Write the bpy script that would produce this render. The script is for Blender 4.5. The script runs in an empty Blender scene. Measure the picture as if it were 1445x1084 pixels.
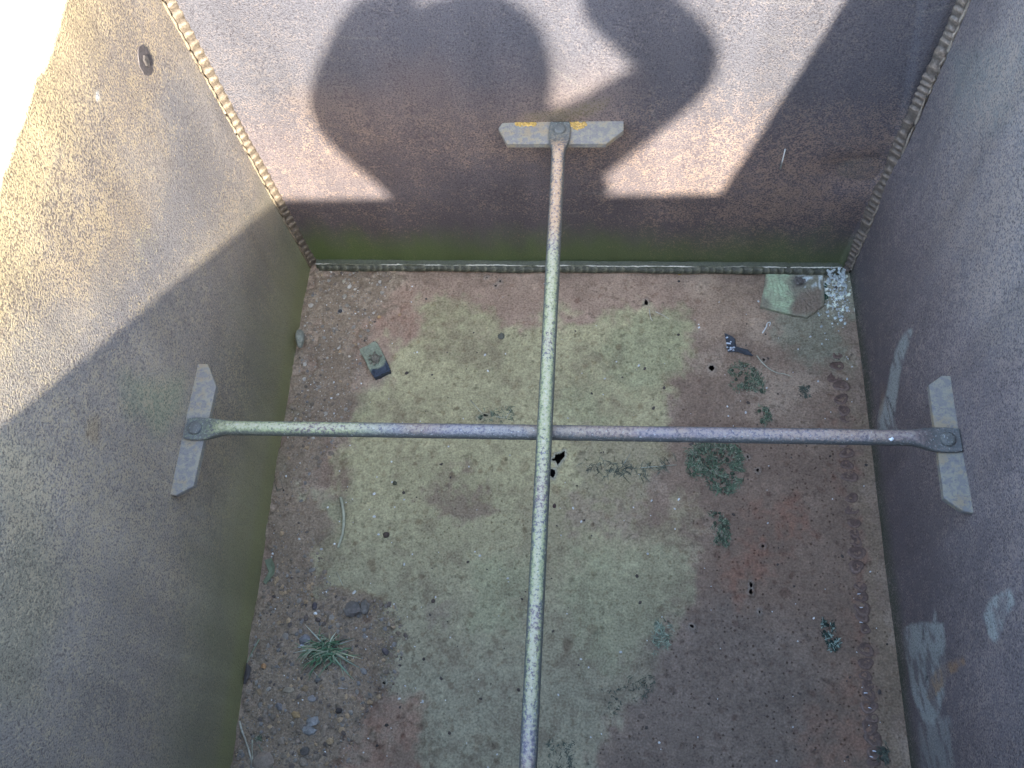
import bpy, bmesh, math, random
import numpy as np
from mathutils import Vector, Matrix

rnd = random.Random(11)
nrs = np.random.RandomState(5)
S = 1.76                                   # height of the camera above the tank floor, metres
sc = bpy.context.scene
COL = sc.collection

# ------------------------------------------------------------------ camera model
FPX = 1296.0                               # focal length in photo pixels (photo is 1445 x 1084)
_D = np.array([141.5, 602.0, FPX]); _D /= np.linalg.norm(_D)
_Y = np.array([148.5, -2827.0, FPX]); _Y -= _D * (_Y @ _D); _Y /= np.linalg.norm(_Y)
_X = np.cross(_Y, -_D)
R = np.array([_X, _Y, -_D])                # camera coords -> world
CAM = np.array([0.0, 0.0, S])

def ray(px, py):
    return R @ np.array([px - 722.5, py - 542.0, FPX])
def on_z(px, py, z=0.0):                   # point of the horizontal plane at height z
    d = ray(px, py); return CAM + d * ((z - S) / d[2])
def on_plane(px, py, p0, n):
    d = ray(px, py); return CAM + d * (((p0 - CAM) @ n) / (d @ n))
def proj(P):
    q = (np.asarray(P) - CAM) @ R          # rows
    return np.stack([722.5 + FPX * q[..., 0] / q[..., 2], 542.0 + FPX * q[..., 1] / q[..., 2]], -1)

# ------------------------------------------------------------------ the tank's planes
BL = on_z(442, 373); BR = on_z(1197, 378)
XL, XR = -0.6935, 0.5055
YN = -0.144 * S                            # inner face of the near wall
def yback(x):
    return BL[1] + (BR[1] - BL[1]) * (x - BL[0]) / (BR[0] - BL[0])
RIM_L, RIM = 0.548 * S, 0.765 * S
GROUND = 0.25
NB = np.cross(BR - BL, [0, 0, 1.0]); NB /= np.linalg.norm(NB)
if NB[1] > 0: NB = -NB
NL = np.array([1.0, 0, 0]); NR = np.array([-1.0, 0, 0])
PL = np.array([XL, 0, 0]); PR = np.array([XR, 0, 0])
def on_back(px, py): return on_plane(px, py, BL, NB)
def on_left(px, py): return on_plane(px, py, PL, NL)
def on_right(px, py): return on_plane(px, py, PR, NR)

# ------------------------------------------------------------------ noise and masks (numpy)
def vnoise(x, y, seed=0):
    r = np.random.RandomState(seed); T = r.rand(256, 256)
    xi = np.floor(x).astype(int); yi = np.floor(y).astype(int)
    fx = x - xi; fy = y - yi
    fx = fx * fx * (3 - 2 * fx); fy = fy * fy * (3 - 2 * fy)
    a = T[xi & 255, yi & 255]; b = T[(xi + 1) & 255, yi & 255]
    c = T[xi & 255, (yi + 1) & 255]; d = T[(xi + 1) & 255, (yi + 1) & 255]
    return (a * (1 - fx) + b * fx) * (1 - fy) + (c * (1 - fx) + d * fx) * fy
def fbm(x, y, s, seed=0, oct=4, gain=0.5):
    v = 0; a = 1; t = 0
    for o in range(oct):
        v = v + a * vnoise(x * s * 2 ** o + 17.3 * o, y * s * 2 ** o + 9.1 * o, seed + o); t += a; a *= gain
    return v / t                            # 0..1, mean .5
def sstep(a, b, x):
    t = np.clip((x - a) / (b - a), 0, 1); return t * t * (3 - 2 * t)
def sdist(P, poly):                         # signed distance, positive inside
    poly = np.asarray(poly, float); n = len(poly)
    d = np.full(len(P), 1e9); ins = np.zeros(len(P), bool)
    for i in range(n):
        a = poly[i]; b = poly[(i + 1) % n]; e = b - a; w = P - a
        t = np.clip((w @ e) / (e @ e + 1e-12), 0, 1)
        d = np.minimum(d, np.hypot(w[:, 0] - t * e[0], w[:, 1] - t * e[1]))
        if a[1] != b[1]:
            c = ((a[1] > P[:, 1]) != (b[1] > P[:, 1])) & (P[:, 0] < (b[0] - a[0]) * (P[:, 1] - a[1]) / (b[1] - a[1]) + a[0])
            ins ^= c
    return np.where(ins, d, -d)
def inside(p, poly):
    return sdist(np.array([p], float), poly)[0] > 0

# ------------------------------------------------------------------ materials
def mat(name, build):
    m = bpy.data.materials.new(name); m.use_nodes = True
    nt = m.node_tree; nt.nodes.clear()
    out = nt.nodes.new('ShaderNodeOutputMaterial'); b = nt.nodes.new('ShaderNodeBsdfPrincipled')
    nt.links.new(b.outputs[0], out.inputs[0])
    build(nt, b); return m
def N(nt, t, **kw):
    n = nt.nodes.new(t)
    for k, v in kw.items():
        if k in n.inputs: n.inputs[k].default_value = v
        else: setattr(n, k, v)
    return n
def L(nt, a, b): nt.links.new(a, b)
def noise(nt, co, scale, detail=3.0, rough=0.55, dist=0.0):
    n = N(nt, 'ShaderNodeTexNoise', Scale=scale, Detail=detail, Roughness=rough, Distortion=dist)
    L(nt, co, n.inputs['Vector']); return n.outputs['Fac']
def rng(nt, v, a, b, c=0.0, d=1.0, smooth=True):
    n = N(nt, 'ShaderNodeMapRange'); n.interpolation_type = 'SMOOTHSTEP' if smooth else 'LINEAR'
    L(nt, v, n.inputs[0])
    for i, x in zip((1, 2, 3, 4), (a, b, c, d)): n.inputs[i].default_value = x
    return n.outputs[0]
def mixc(nt, f, a, b, mode='MIX'):
    n = N(nt, 'ShaderNodeMix'); n.data_type = 'RGBA'; n.blend_type = mode
    for s, v in ((0, f), (6, a), (7, b)):
        if hasattr(v, 'is_output'): L(nt, v, n.inputs[s])
        else: n.inputs[s].default_value = v if s == 0 else (*v[:3], 1)
    return n.outputs[2]
def mth(nt, op, a, b=0.0):
    n = N(nt, 'ShaderNodeMath'); n.operation = op
    for i, v in ((0, a), (1, b)):
        if hasattr(v, 'is_output'): L(nt, v, n.inputs[i])
        else: n.inputs[i].default_value = v
    return n.outputs[0]
def attr(nt, name, fac=False):
    n = N(nt, 'ShaderNodeAttribute'); n.attribute_name = name
    return n.outputs['Fac' if fac else 'Color']
def bump(nt, b, h, strength, dist):
    n = N(nt, 'ShaderNodeBump', Strength=strength, Distance=dist)
    L(nt, h, n.inputs['Height']); L(nt, n.outputs[0], b.inputs['Normal'])

def wall_build(nt, b):
    co = N(nt, 'ShaderNodeTexCoord').outputs['Object']
    n1 = noise(nt, co, 320, 2.0, 0.6, 0.4)
    n2 = noise(nt, co, 60, 4.0, 0.65)
    n3 = noise(nt, co, 480, 2.0, 0.6)
    spk = attr(nt, 'spk', True)
    # bright rust bloom specks
    th = mth(nt, 'ADD', n1, mth(nt, 'MULTIPLY', mth(nt, 'SUBTRACT', n2, 0.5), 0.5))
    th = mth(nt, 'ADD', th, mth(nt, 'MULTIPLY', mth(nt, 'SUBTRACT', spk, 0.5), 0.26))
    hot = rng(nt, th, 0.47, 0.63)
    cold = rng(nt, mth(nt, 'ADD', n1, mth(nt, 'MULTIPLY', mth(nt, 'SUBTRACT', n3, .5), .4)), 0.47, 0.36)
    c = mixc(nt, mth(nt, 'MULTIPLY', hot, 0.85), attr(nt, 'Col'), attr(nt, 'Col2'))
    c = mixc(nt, mth(nt, 'MULTIPLY', cold, attr(nt, 'pit', True)), c, (0.52, 0.48, 0.49), 'MULTIPLY')
    g = rng(nt, n3, 0.2, 0.8, 0.78, 1.22, False)
    c = mixc(nt, 1.0, c, N(nt, 'ShaderNodeCombineColor').outputs[0], 'MULTIPLY') if False else c
    comb = N(nt, 'ShaderNodeCombineColor')
    for i in range(3): L(nt, g, comb.inputs[i])
    c = mixc(nt, 1.0, c, comb.outputs[0], 'MULTIPLY')
    L(nt, c, b.inputs['Base Color'])
    b.inputs['Roughness'].default_value = 0.62; b.inputs['Specular IOR Level'].default_value = 0.35
    bump(nt, b, mth(nt, 'ADD', n1, mth(nt, 'MULTIPLY', n3, 0.5)), 0.55, 0.004)
M_WALL = mat('rusted_plate', wall_build)

def floor_build(nt, b):
    co = N(nt, 'ShaderNodeTexCoord').outputs['Object']
    n1 = noise(nt, co, 60, 5.0, 0.65)
    n2 = noise(nt, co, 260, 3.0, 0.6)
    n3 = noise(nt, co, 18, 4.0, 0.6, 0.4)
    v = N(nt, 'ShaderNodeTexVoronoi', Scale=95.0); L(nt, co, v.inputs['Vector'])
    pit = rng(nt, mth(nt, 'ADD', v.outputs['Distance'], mth(nt, 'MULTIPLY', n1, 0.7)), 0.56, 0.44)
    c = attr(nt, 'Col')
    c = mixc(nt, rng(nt, n1, 0.53, 0.70, 0.0, 0.6), c, (0.62, 0.53, 0.48), 'MULTIPLY')
    c = mixc(nt, rng(nt, n1, 0.44, 0.32, 0.0, 0.5), c, (1.25, 1.22, 1.16), 'MULTIPLY')
    c = mixc(nt, rng(nt, n3, 0.60, 0.75, 0.0, 0.35), c, (0.60, 0.56, 0.53), 'MULTIPLY')
    c = mixc(nt, mth(nt, 'MULTIPLY', pit, attr(nt, 'pit', True)), c, (0.30, 0.24, 0.22), 'MULTIPLY')
    g = rng(nt, n2, 0.25, 0.75, 0.60, 1.40, False)
    comb = N(nt, 'ShaderNodeCombineColor')
    for i in range(3): L(nt, g, comb.inputs[i])
    c = mixc(nt, 1.0, c, comb.outputs[0], 'MULTIPLY')
    L(nt, c, b.inputs['Base Color'])
    b.inputs['Roughness'].default_value = 0.85; b.inputs['Specular IOR Level'].default_value = 0.2
    h = mth(nt, 'ADD', mth(nt, 'MULTIPLY', n1, 0.8), mth(nt, 'MULTIPLY', n2, 0.35))
    h = mth(nt, 'SUBTRACT', h, mth(nt, 'MULTIPLY', pit, 0.3))
    bump(nt, b, h, 0.6, 0.006)
M_FLOOR = mat('silt_and_rust', floor_build)

def vc_build(rough, sc_, amp, bumpd, spec=0.25):
    def f(nt, b):
        co = N(nt, 'ShaderNodeTexCoord').outputs['Object']
        n = noise(nt, co, sc_, 4.0, 0.65)
        g = rng(nt, n, 0.25, 0.75, 1 - amp, 1 + amp, False)
        comb = N(nt, 'ShaderNodeCombineColor')
        for i in range(3): L(nt, g, comb.inputs[i])
        L(nt, mixc(nt, 1.0, attr(nt, 'Col'), comb.outputs[0], 'MULTIPLY'), b.inputs['Base Color'])
        b.inputs['Roughness'].default_value = rough; b.inputs['Specular IOR Level'].default_value = spec
        if bumpd: bump(nt, b, n, 0.6, bumpd)
    return f
M_STONE = mat('stones', vc_build(0.85, 160, 0.3, 0.003))
M_WELD = mat('weld_metal', vc_build(0.5, 220, 0.4, 0.002, 0.4))
M_PLANT = mat('plant_matter', vc_build(0.7, 60, 0.25, 0.0))

def rod_build(nt, b):
    co = N(nt, 'ShaderNodeTexCoord').outputs['Object']
    n1 = noise(nt, co, 130, 4.0, 0.65); n2 = noise(nt, co, 9, 3.0, 0.6); n3 = noise(nt, co, 320, 2.0, 0.6)
    n4 = noise(nt, co, 5.5, 2.0, 0.5)
    n1 = noise(nt, co, 210, 4.0, 0.7); top = attr(nt, 'top', True)
    c = mixc(nt, rng(nt, n2, 0.42, 0.62), (0.185, 0.18, 0.235), (0.225, 0.17, 0.165))
    li = mth(nt, 'MULTIPLY', attr(nt, 'lich', True), rng(nt, mth(nt, 'ADD', n4, mth(nt, 'MULTIPLY', mth(nt, 'SUBTRACT', n1, .5), 1.4)), 0.36, 0.56))
    c = mixc(nt, li, c, (0.34, 0.40, 0.20))
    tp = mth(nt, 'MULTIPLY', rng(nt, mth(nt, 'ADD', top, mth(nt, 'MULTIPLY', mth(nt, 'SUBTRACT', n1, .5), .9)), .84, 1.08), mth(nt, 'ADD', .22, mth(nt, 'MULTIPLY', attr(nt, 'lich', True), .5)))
    c = mixc(nt, tp, c, (0.50, 0.46, 0.36))                                   # light from above painted pale along the top of the bar
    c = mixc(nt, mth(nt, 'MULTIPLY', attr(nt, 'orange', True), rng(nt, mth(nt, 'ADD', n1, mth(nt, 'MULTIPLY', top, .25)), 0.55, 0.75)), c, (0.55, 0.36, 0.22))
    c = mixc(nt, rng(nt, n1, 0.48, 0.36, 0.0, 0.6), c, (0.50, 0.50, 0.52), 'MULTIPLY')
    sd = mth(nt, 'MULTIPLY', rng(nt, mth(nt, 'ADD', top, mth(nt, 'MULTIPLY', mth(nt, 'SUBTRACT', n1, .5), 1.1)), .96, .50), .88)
    c = mixc(nt, sd, c, (0.095, 0.105, 0.10))                                # shade of the underside painted dark on the flanks
    c = mixc(nt, rng(nt, n3, 0.60, 0.72, 0.0, 0.5), c, (0.55, 0.57, 0.55))
    L(nt, c, b.inputs['Base Color'])
    b.inputs['Roughness'].default_value = 0.5; b.inputs['Specular IOR Level'].default_value = 0.4
    bump(nt, b, mth(nt, 'ADD', n1, n3), 0.5, 0.003)
M_ROD = mat('weathered_rod', rod_build)

def ground_build(nt, b):
    co = N(nt, 'ShaderNodeTexCoord').outputs['Object']
    n = noise(nt, co, 3.0, 6.0, 0.7); m_ = noise(nt, co, 40, 3.0)
    c = mixc(nt, rng(nt, n, 0.52, 0.66), (0.52, 0.50, 0.45), (0.26, 0.34, 0.22))
    c = mixc(nt, rng(nt, m_, 0.6, 0.7, 0, 0.5), c, (0.3, 0.28, 0.24))
    L(nt, c, b.inputs['Base Color']); b.inputs['Roughness'].default_value = 0.9
    bump(nt, b, m_, 0.5, 0.02)
M_GROUND = mat('pale_concrete', ground_build)

def plain(name, col, rough=0.7):
    def f(nt, b):
        co = N(nt, 'ShaderNodeTexCoord').outputs['Object']
        n = noise(nt, co, 25, 3.0)
        L(nt, mixc(nt, rng(nt, n, .3, .7), [x * .85 for x in col], [min(1, x * 1.12) for x in col]), b.inputs['Base Color'])
        b.inputs['Roughness'].default_value = rough
    return mat(name, f)
M_PIT = plain('dark_soil', (0.03, 0.027, 0.024), 1.0)

# ------------------------------------------------------------------ object helpers
def link(o, parent=None):
    COL.objects.link(o)
    if parent: o.parent = parent
    return o
def tag(o, label=None, cat=None, group=None, kind=None):
    for k, v in (('label', label), ('category', cat), ('group', group), ('kind', kind)):
        if v: o[k] = v
    return o
def empty(name, loc, label, cat, group=None):
    o = bpy.data.objects.new(name, None); o.location = loc; o.empty_display_size = 0.05
    return tag(link(o), label, cat, group)
def from_np(name, V, Fc, material, parent=None, attrs=None, smooth=True, origin=None):
    V = np.asarray(V, float)
    if origin is not None: V = V - np.asarray(origin)
    me = bpy.data.meshes.new(name)
    me.from_pydata(V.tolist(), [], [list(map(int, f)) for f in Fc]); me.update()
    for k, a in (attrs or {}).items():
        a = np.asarray(a, np.float32)
        if a.ndim == 2:
            at = me.attributes.new(k, 'FLOAT_COLOR', 'POINT')
            at.data.foreach_set('color', np.c_[a, np.ones(len(a))].astype(np.float32).ravel())
        else:
            me.attributes.new(k, 'FLOAT', 'POINT').data.foreach_set('value', a)
    if smooth: me.polygons.foreach_set('use_smooth', np.ones(len(me.polygons), bool))
    me.materials.append(material)
    o = bpy.data.objects.new(name, me)
    if origin is not None: o.location = origin
    link(o, parent)
    return o
class MB:                                   # collects vertices, faces and colours of ONE mesh
    def __init__(s): s.V = []; s.F = []; s.C = []
    def add(s, V, Fc, col):
        b = len(s.V); V = [tuple(v) for v in V]
        s.V += V; s.F += [tuple(b + i for i in f) for f in Fc]
        if isinstance(col, list): s.C += col
        else: s.C += [tuple(col)] * len(V)
    def build(s, name, material, parent=None, smooth=True, origin=None, extra=None):
        at = {'Col': np.array(s.C)}
        for k in extra or {}: at[k] = np.full(len(s.V), extra[k])
        return from_np(name, s.V, s.F, material, parent, at, smooth, origin)
def grid_faces(nu, nv):
    i = np.arange(nu - 1)[:, None] * nv + np.arange(nv - 1)[None, :]
    return np.stack([i, i + nv, i + nv + 1, i + 1], -1).reshape(-1, 4)
def lin(r, g, b):                           # sRGB 0-255 -> linear
    return np.array([(c / 255 / 12.92 if c / 255 <= 0.04045 else ((c / 255 + 0.055) / 1.055) ** 2.4) for c in (r, g, b)])

_bm = bmesh.new(); bmesh.ops.create_icosphere(_bm, subdivisions=2, radius=1.0)
ICO_V = np.array([v.co[:] for v in _bm.verts]); ICO_F = [tuple(v.index for v in f.verts) for f in _bm.faces]; _bm.free()
_bm = bmesh.new(); bmesh.ops.create_icosphere(_bm, subdivisions=1, radius=1.0)
ICO1_V = np.array([v.co[:] for v in _bm.verts]); ICO1_F = [tuple(v.index for v in f.verts) for f in _bm.faces]; _bm.free()
def rock(sx, sy, sz, rot=0.0, rough=0.22, hi=False, seed=0):
    r = np.random.RandomState(seed)
    V = (ICO_V if hi else ICO1_V).copy()
    for _ in range(5):                      # flatten with random planes: facets
        n = r.randn(3); n /= np.linalg.norm(n); d = 0.62 + 0.3 * r.rand()
        k = V @ n; V -= np.outer(np.maximum(k - d, 0), n)
    V *= (1 + rough * (r.rand(len(V), 1) - .5))
    V *= [sx, sy, sz]
    c, s_ = math.cos(rot), math.sin(rot)
    return V @ np.array([[c, s_, 0], [-s_, c, 0], [0, 0, 1]]), (ICO_F if hi else ICO1_F)
def tube(path, rad, n=8, close=True):       # swept tube, radius per point
    P = [Vector(p) for p in path]; V = []; Fc = []
    if not hasattr(rad, '__len__'): rad = [rad] * len(P)
    ref = Vector((0, 0, 1))
    for i, p in enumerate(P):
        t = (P[min(i + 1, len(P) - 1)] - P[max(i - 1, 0)]).normalized()
        a = t.cross(ref)
        if a.length < 1e-3: a = t.cross(Vector((1, 0, 0)))
        a.normalize(); b = a.cross(t)
        for k in range(n):
            w = 2 * math.pi * k / n
            V.append(p + (a * math.cos(w) + b * math.sin(w)) * rad[i])
    for i in range(len(P) - 1):
        for k in range(n):
            Fc.append((i * n + k, i * n + (k + 1) % n, (i + 1) * n + (k + 1) % n, (i + 1) * n + k))
    if close:
        Fc.append(tuple(range(n))[::-1]); Fc.append(tuple((len(P) - 1) * n + k for k in range(n)))
    return V, Fc
def prism(top, z0, z1, bev=0.0):            # vertical prism with bevelled top edge, from world xy outline
    n = len(top); c = np.mean(np.array(top), 0)
    ring = lambda k, z: [(c[0] + (p[0] - c[0]) * k, c[1] + (p[1] - c[1]) * k, z) for p in top]
    size = np.mean([np.hypot(*(np.array(p) - c)) for p in top])
    rings = [ring(1, z0), ring(1, z1 - bev), ring(1 - bev / size, z1)] if bev else [ring(1, z0), ring(1, z1)]
    V = sum(rings, []); Fc = [tuple(range(n))[::-1]]
    for r_ in range(len(rings) - 1):
        for k in range(n):
            Fc.append((r_ * n + k, r_ * n + (k + 1) % n, (r_ + 1) * n + (k + 1) % n, (r_ + 1) * n + k))
    Fc.append(tuple((len(rings) - 1) * n + k for k in range(n)))
    return V, Fc
def ccw(pts):
    a = sum(p[0] * q[1] - q[0] * p[1] for p, q in zip(pts, pts[1:] + pts[:1]))
    return pts if a > 0 else pts[::-1]

# ------------------------------------------------------------------ the tank
tank = empty('steel_tank', (0, 0, 0),
             'open rusted steel tank with two crossed tie rods and dirt on its floor', 'tank')

RUST_HOLES = [   # photo outlines of the rust-through holes in the floor
    [(791, 641), (797, 637), (797, 645), (792, 651), (787, 658), (785, 652), (776, 650), (783, 647), (784, 642)],
    [(773, 661), (777, 663), (783, 664), (784, 669), (781, 676), (777, 673), (773, 668)],
    [(675, 587), (681, 586), (682, 592), (675, 594)], [(682, 585), (690, 586), (688, 590), (683, 589)],
    [(999, 517), (1007, 515), (1008, 521), (1001, 524)], [(1075, 508), (1079, 507), (1078, 511)],
    [(909, 426), (913, 423), (915, 430), (910, 434)],
    [(1057, 821), (1061, 824), (1062, 829), (1059, 829)], [(1058, 832), (1062, 833), (1061, 839), (1057, 837)],
    [(973, 881), (979, 881), (979, 887), (974, 887)], [(1074, 769), (1079, 769), (1079, 774), (1074, 773)],
    [(1053, 644), (1057, 643), (1057, 647), (1053, 647)], [(1067, 662), (1071, 662), (1070, 667), (1067, 666)],
    [(541, 963), (546, 962), (546, 966), (541, 967)], [(1070, 862), (1073, 862), (1072, 866)],
    [(685, 392), (688, 391), (688, 394)], [(704, 397), (707, 397), (706, 400)], [(698, 403), (701, 402), (701, 406)],
]
GRAVEL_ZONE = [(443, 376), (560, 376), (545, 420), (520, 470), (505, 540), (490, 600), (470, 640), (440, 700), (458, 800),
               (480, 840), (560, 850), (575, 900), (560, 960), (520, 1000), (490, 1084), (480, 1250), (250, 1250), (325, 1084), (410, 600)]
SILT = [(598, 438), (612, 425), (632, 412), (648, 432), (672, 445), (700, 462), (730, 458), (762, 452), (800, 446), (850, 440), (900, 440), (945, 440),
        (976, 468), (968, 520), (955, 570), (945, 640), (920, 690), (905, 735), (985, 700), (985, 780), (965, 850), (930, 930), (900, 975),
        (860, 1010), (830, 1090), (820, 1250), (600, 1250), (590, 1070), (575, 1000), (552, 945), (550, 900), (520, 855), (462, 840), (458, 760), (478, 700),
        (492, 640), (505, 590), (520, 560), (545, 535), (560, 500), (572, 470)]

def build_floor():
    st = 0.0023
    xs = np.arange(XL - 0.004, XR + 0.004, st); ys = np.arange(YN - 0.004, BL[1] + 0.006, st)
    X, Y = np.meshgrid(xs, ys, indexing='ij'); x = X.ravel(); y = Y.ravel(); nv = len(ys)
    P = np.c_[x, y, np.zeros_like(x)]; uv = proj(P)
    jit = np.c_[fbm(x, y, 14, 1) - .5, fbm(x, y, 14, 21) - .5]
    fine = np.c_[fbm(x, y, 60, 41) - .5, fbm(x, y, 60, 51) - .5]
    q = uv + jit * 70 + fine * 40
    def m(poly, soft=10, amp=1.0):
        return sstep(-soft, soft, sdist(uv + (q - uv) * amp, poly))
    def lay(c, col, a): return c * (1 - a[:, None]) + np.asarray(col) * a[:, None]
    big = fbm(x, y, 4, 61); mid = fbm(x, y, 16, 71); sml = fbm(x, y, 70, 81)
    c = np.tile([0.165, 0.126, 0.102], (len(x), 1))
    c = lay(c, [0.20, 0.16, 0.13], sstep(.42, .62, mid))
    # purple-brown bare plate right and near
    dk = m([(985, 560), (1100, 600), (1215, 600), (1300, 1250), (820, 1250), (860, 1000), (960, 850), (990, 760)], 40)
    c = lay(c, [0.134, 0.100, 0.082], dk * .9)
    c = lay(c, [0.114, 0.102, 0.095], m([(900, 890), (1010, 850), (1150, 870), (1150, 1020), (1100, 1250), (840, 1250), (850, 1040)], 50) * .55)
    # pink-brown dry soil by the end wall
    c = lay(c, [0.245, 0.182, 0.146], m([(520, 395), (760, 385), (970, 395), (985, 440), (760, 470), (690, 470), (600, 440), (575, 500), (530, 530), (500, 470)], 22) * .75)
    c = lay(c, [0.26, 0.20, 0.155], m([(960, 400), (1075, 400), (1080, 470), (1000, 470), (975, 450)], 18) * .6)
    # silt
    si = m(SILT, 15) * (1 - .5 * sstep(800, 985, uv[:, 0]) * sstep(560, 720, uv[:, 1]))
    patch = si * (0.66 + .34 * sstep(.28, .52, mid * .55 + sml * .45))
    silt = np.array([0.302, 0.288, 0.188]) * (0.85 + .3 * big[:, None])
    gy = sstep(650, 1000, uv[:, 1])[:, None]
    silt = silt * (1 - gy) + np.array([0.225, 0.218, 0.168]) * (0.85 + .3 * big[:, None]) * gy
    c = c * (1 - patch[:, None]) + silt * patch[:, None]
    # faint algae green in the silt
    for poly, a in (([(860, 460), (950, 455), (965, 520), (900, 560), (850, 520)], .5), ([(780, 560), (860, 550), (840, 610), (780, 610)], .35),
                    ([(395, 655), (425, 655), (418, 690), (392, 690)], .6), ([(440, 700), (480, 690), (475, 750), (450, 760)], .55),
                    ([(410, 575), (440, 580), (430, 600), (408, 600)], .5), ([(660, 800), (750, 800), (740, 900), (670, 900)], .4),
                    ([(800, 780), (980, 770), (940, 900), (820, 930)], .35), ([(510, 540), (540, 530), (530, 590), (505, 600)], .4)):
        c = lay(c, [0.22, 0.255, 0.165], m(poly, 16) * a * .8)
    # worn brown patches inside the silt
    for poly, a, col in (([(590, 690), (640, 670), (690, 675), (700, 720), (650, 745), (600, 750)], .75, [0.165, 0.125, 0.105]),
                    ([(730, 690), (800, 680), (830, 760), (750, 790)], .25, [0.165, 0.125, 0.105]),
                    ([(800, 690), (900, 680), (930, 740), (880, 760), (800, 740)], .55, [0.20, 0.15, 0.135]),
                    ([(605, 870), (640, 865), (640, 895), (610, 900)], .5, [0.15, 0.12, 0.11]),
                    ([(800, 610), (960, 620), (950, 690), (810, 690)], .45, [0.17, 0.145, 0.12]),
                    ([(655, 480), (690, 480), (690, 500), (660, 500)], .4, [0.22, 0.17, 0.14])):
        c = lay(c, col, m(poly, 10) * a * sstep(.35, .55, sml * .5 + mid * .5))
    # red rust
    for poly, a in (([(1040, 720), (1110, 715), (1130, 760), (1075, 800), (1050, 860), (1020, 850), (1035, 790)], .75),
                    ([(505, 1000), (575, 985), (605, 1050), (600, 1120), (480, 1120)], .5), ([(1175, 480), (1200, 480), (1240, 1060), (1205, 1060)], .55),
                    ([(1150, 970), (1200, 960), (1230, 1100), (1120, 1100)], .35), ([(530, 410), (590, 420), (560, 470), (530, 480)], .45),
                    ([(375, 640), (430, 690), (440, 740), (395, 730)], .4)):
        c = lay(c, [0.150, 0.082, 0.062], m(poly, 14) * a * .85 * sstep(.36, .62, sml * .6 + mid * .4))
    # soil of the gravel strip
    gr = m(GRAVEL_ZONE, 10)
    c = lay(c, np.array([0.155, 0.128, 0.100]), gr * .8)
    c = lay(c, np.array([0.245, 0.205, 0.165]), gr * sstep(.54, .66, sml) * .6 * sstep(560, 420, uv[:, 1]))
    # grey-green damp corner with lichen
    c = lay(c, [0.15, 0.165, 0.13], m([(1130, 380), (1200, 380), (1210, 520), (1120, 500), (1090, 470)], 18) * .65)
    c = lay(c, [0.60, 0.66, 0.64], m([(1163, 372), (1200, 366), (1196, 392), (1178, 402), (1166, 392)], 4) * sstep(.50, .56, sml))
    c = lay(c, [0.50, 0.56, 0.52], m([(1150, 385), (1200, 385), (1205, 450), (1150, 440)], 12) * sstep(.60, .64, fbm(x, y, 130, 95)))
    # brown edge strip along the right wall
    c = lay(c, [0.165, 0.130, 0.098], m([(1196, 480), (1210, 480), (1285, 1084), (1310, 1250), (1260, 1250), (1243, 1084)], 6) * .6)
    # spots of old water drops
    r = np.random.RandomState(8)
    for _ in range(230):
        a = r.rand()
        px, py = (r.uniform(480, 760), r.uniform(640, 1080)) if a < .55 else (r.uniform(780, 1220), r.uniform(400, 1080))
        if a < .12: px, py = r.uniform(500, 610), r.uniform(990, 1084)
        w = on_z(px, py); rad = r.uniform(.002, .007) * (1 if r.rand() < .8 else 1.6)
        k = (np.abs(x - w[0]) < .03) & (np.abs(y - w[1]) < .03)
        d = np.hypot(x[k] - w[0], y[k] - w[1]) + (sml[k] - .5) * .008
        mk = sstep(rad + .002, rad - .002, d) * r.uniform(.25, .65)
        c[k] = c[k] * (1 - mk[:, None]) + c[k] * np.array([0.52, 0.42, 0.40]) * mk[:, None]
    c *= (0.86 + .28 * mid)[:, None]
    flk = fbm(x, y, 110, 301, 3)
    c *= (1 - .42 * sstep(.60, .74, flk * .6 + sml * .4) * (.5 + .5 * sstep(.4, .6, mid)))[:, None]
    c *= (.80 + .40 * sml)[:, None]
    c *= (1.62 - .34 * si)[:, None] * np.array([1.0, .945, .85])
    # heights: soil banked in the gravel strip, crusts, weld row, plate sag
    z = gr * (0.004 + 0.006 * fbm(x, y, 24, 7)) + (sml - .5) * .0022 * (1 + gr * 1.6) + si * .0012
    z += 0.006 * (big - .5)
    z += 0.012 * sstep(XL + .10, XL, x) * sstep(900, 600, uv[:, 1]) * .5
    # lips of the rust holes curl up a little; the hole itself is cut out
    HOLE_W = []; x = x.copy(); y = y.copy()
    for h in RUST_HOLES:
        w = np.array([on_z(*p)[:2] for p in h]); cx = w.mean(0)
        if len(w) <= 4:                        # small pits: rounded ragged outline
            e_ = np.abs(w - cx).max(0); an_ = np.linspace(0, 2 * math.pi, 11)[:-1]; rg_ = np.random.RandomState(int(h[0][0]))
            w = cx + np.c_[np.cos(an_) * e_[0], np.sin(an_) * e_[1]] * (.6 + .45 * rg_.rand(10, 1))
        R_ = np.abs(w - cx).max() + .03
        k = np.where((np.abs(x - cx[0]) < R_) & (np.abs(y - cx[1]) < R_))[0]
        d = sdist(np.c_[x[k], y[k]], w)
        sn = k[np.abs(d) < st * .72]           # pull the nearest grid points onto the torn outline
        for i_ in sn:
            best = None
            for a_, b_ in zip(w, np.roll(w, -1, 0)):
                e_ = b_ - a_; t_ = np.clip((np.array([x[i_], y[i_]]) - a_) @ e_ / (e_ @ e_ + 1e-12), 0, 1); f_ = a_ + t_ * e_
                g_ = np.hypot(x[i_] - f_[0], y[i_] - f_[1])
                if best is None or g_ < best[0]: best = (g_, f_)
            x[i_], y[i_] = best[1]
        HOLE_W.append(w)
        z[k] += .004 * sstep(-.010, -.0005, d) * (d <= 0)
        big_h = R_ > .038
        e = sstep(-.007, -.001, d) * (d <= 0) * (.7 if big_h else .25)
        c[k] = c[k] * (1 - e[:, None]) + np.array([0.33, 0.33, 0.29]) * e[:, None]
    Fc = grid_faces(len(xs), nv)
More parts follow.
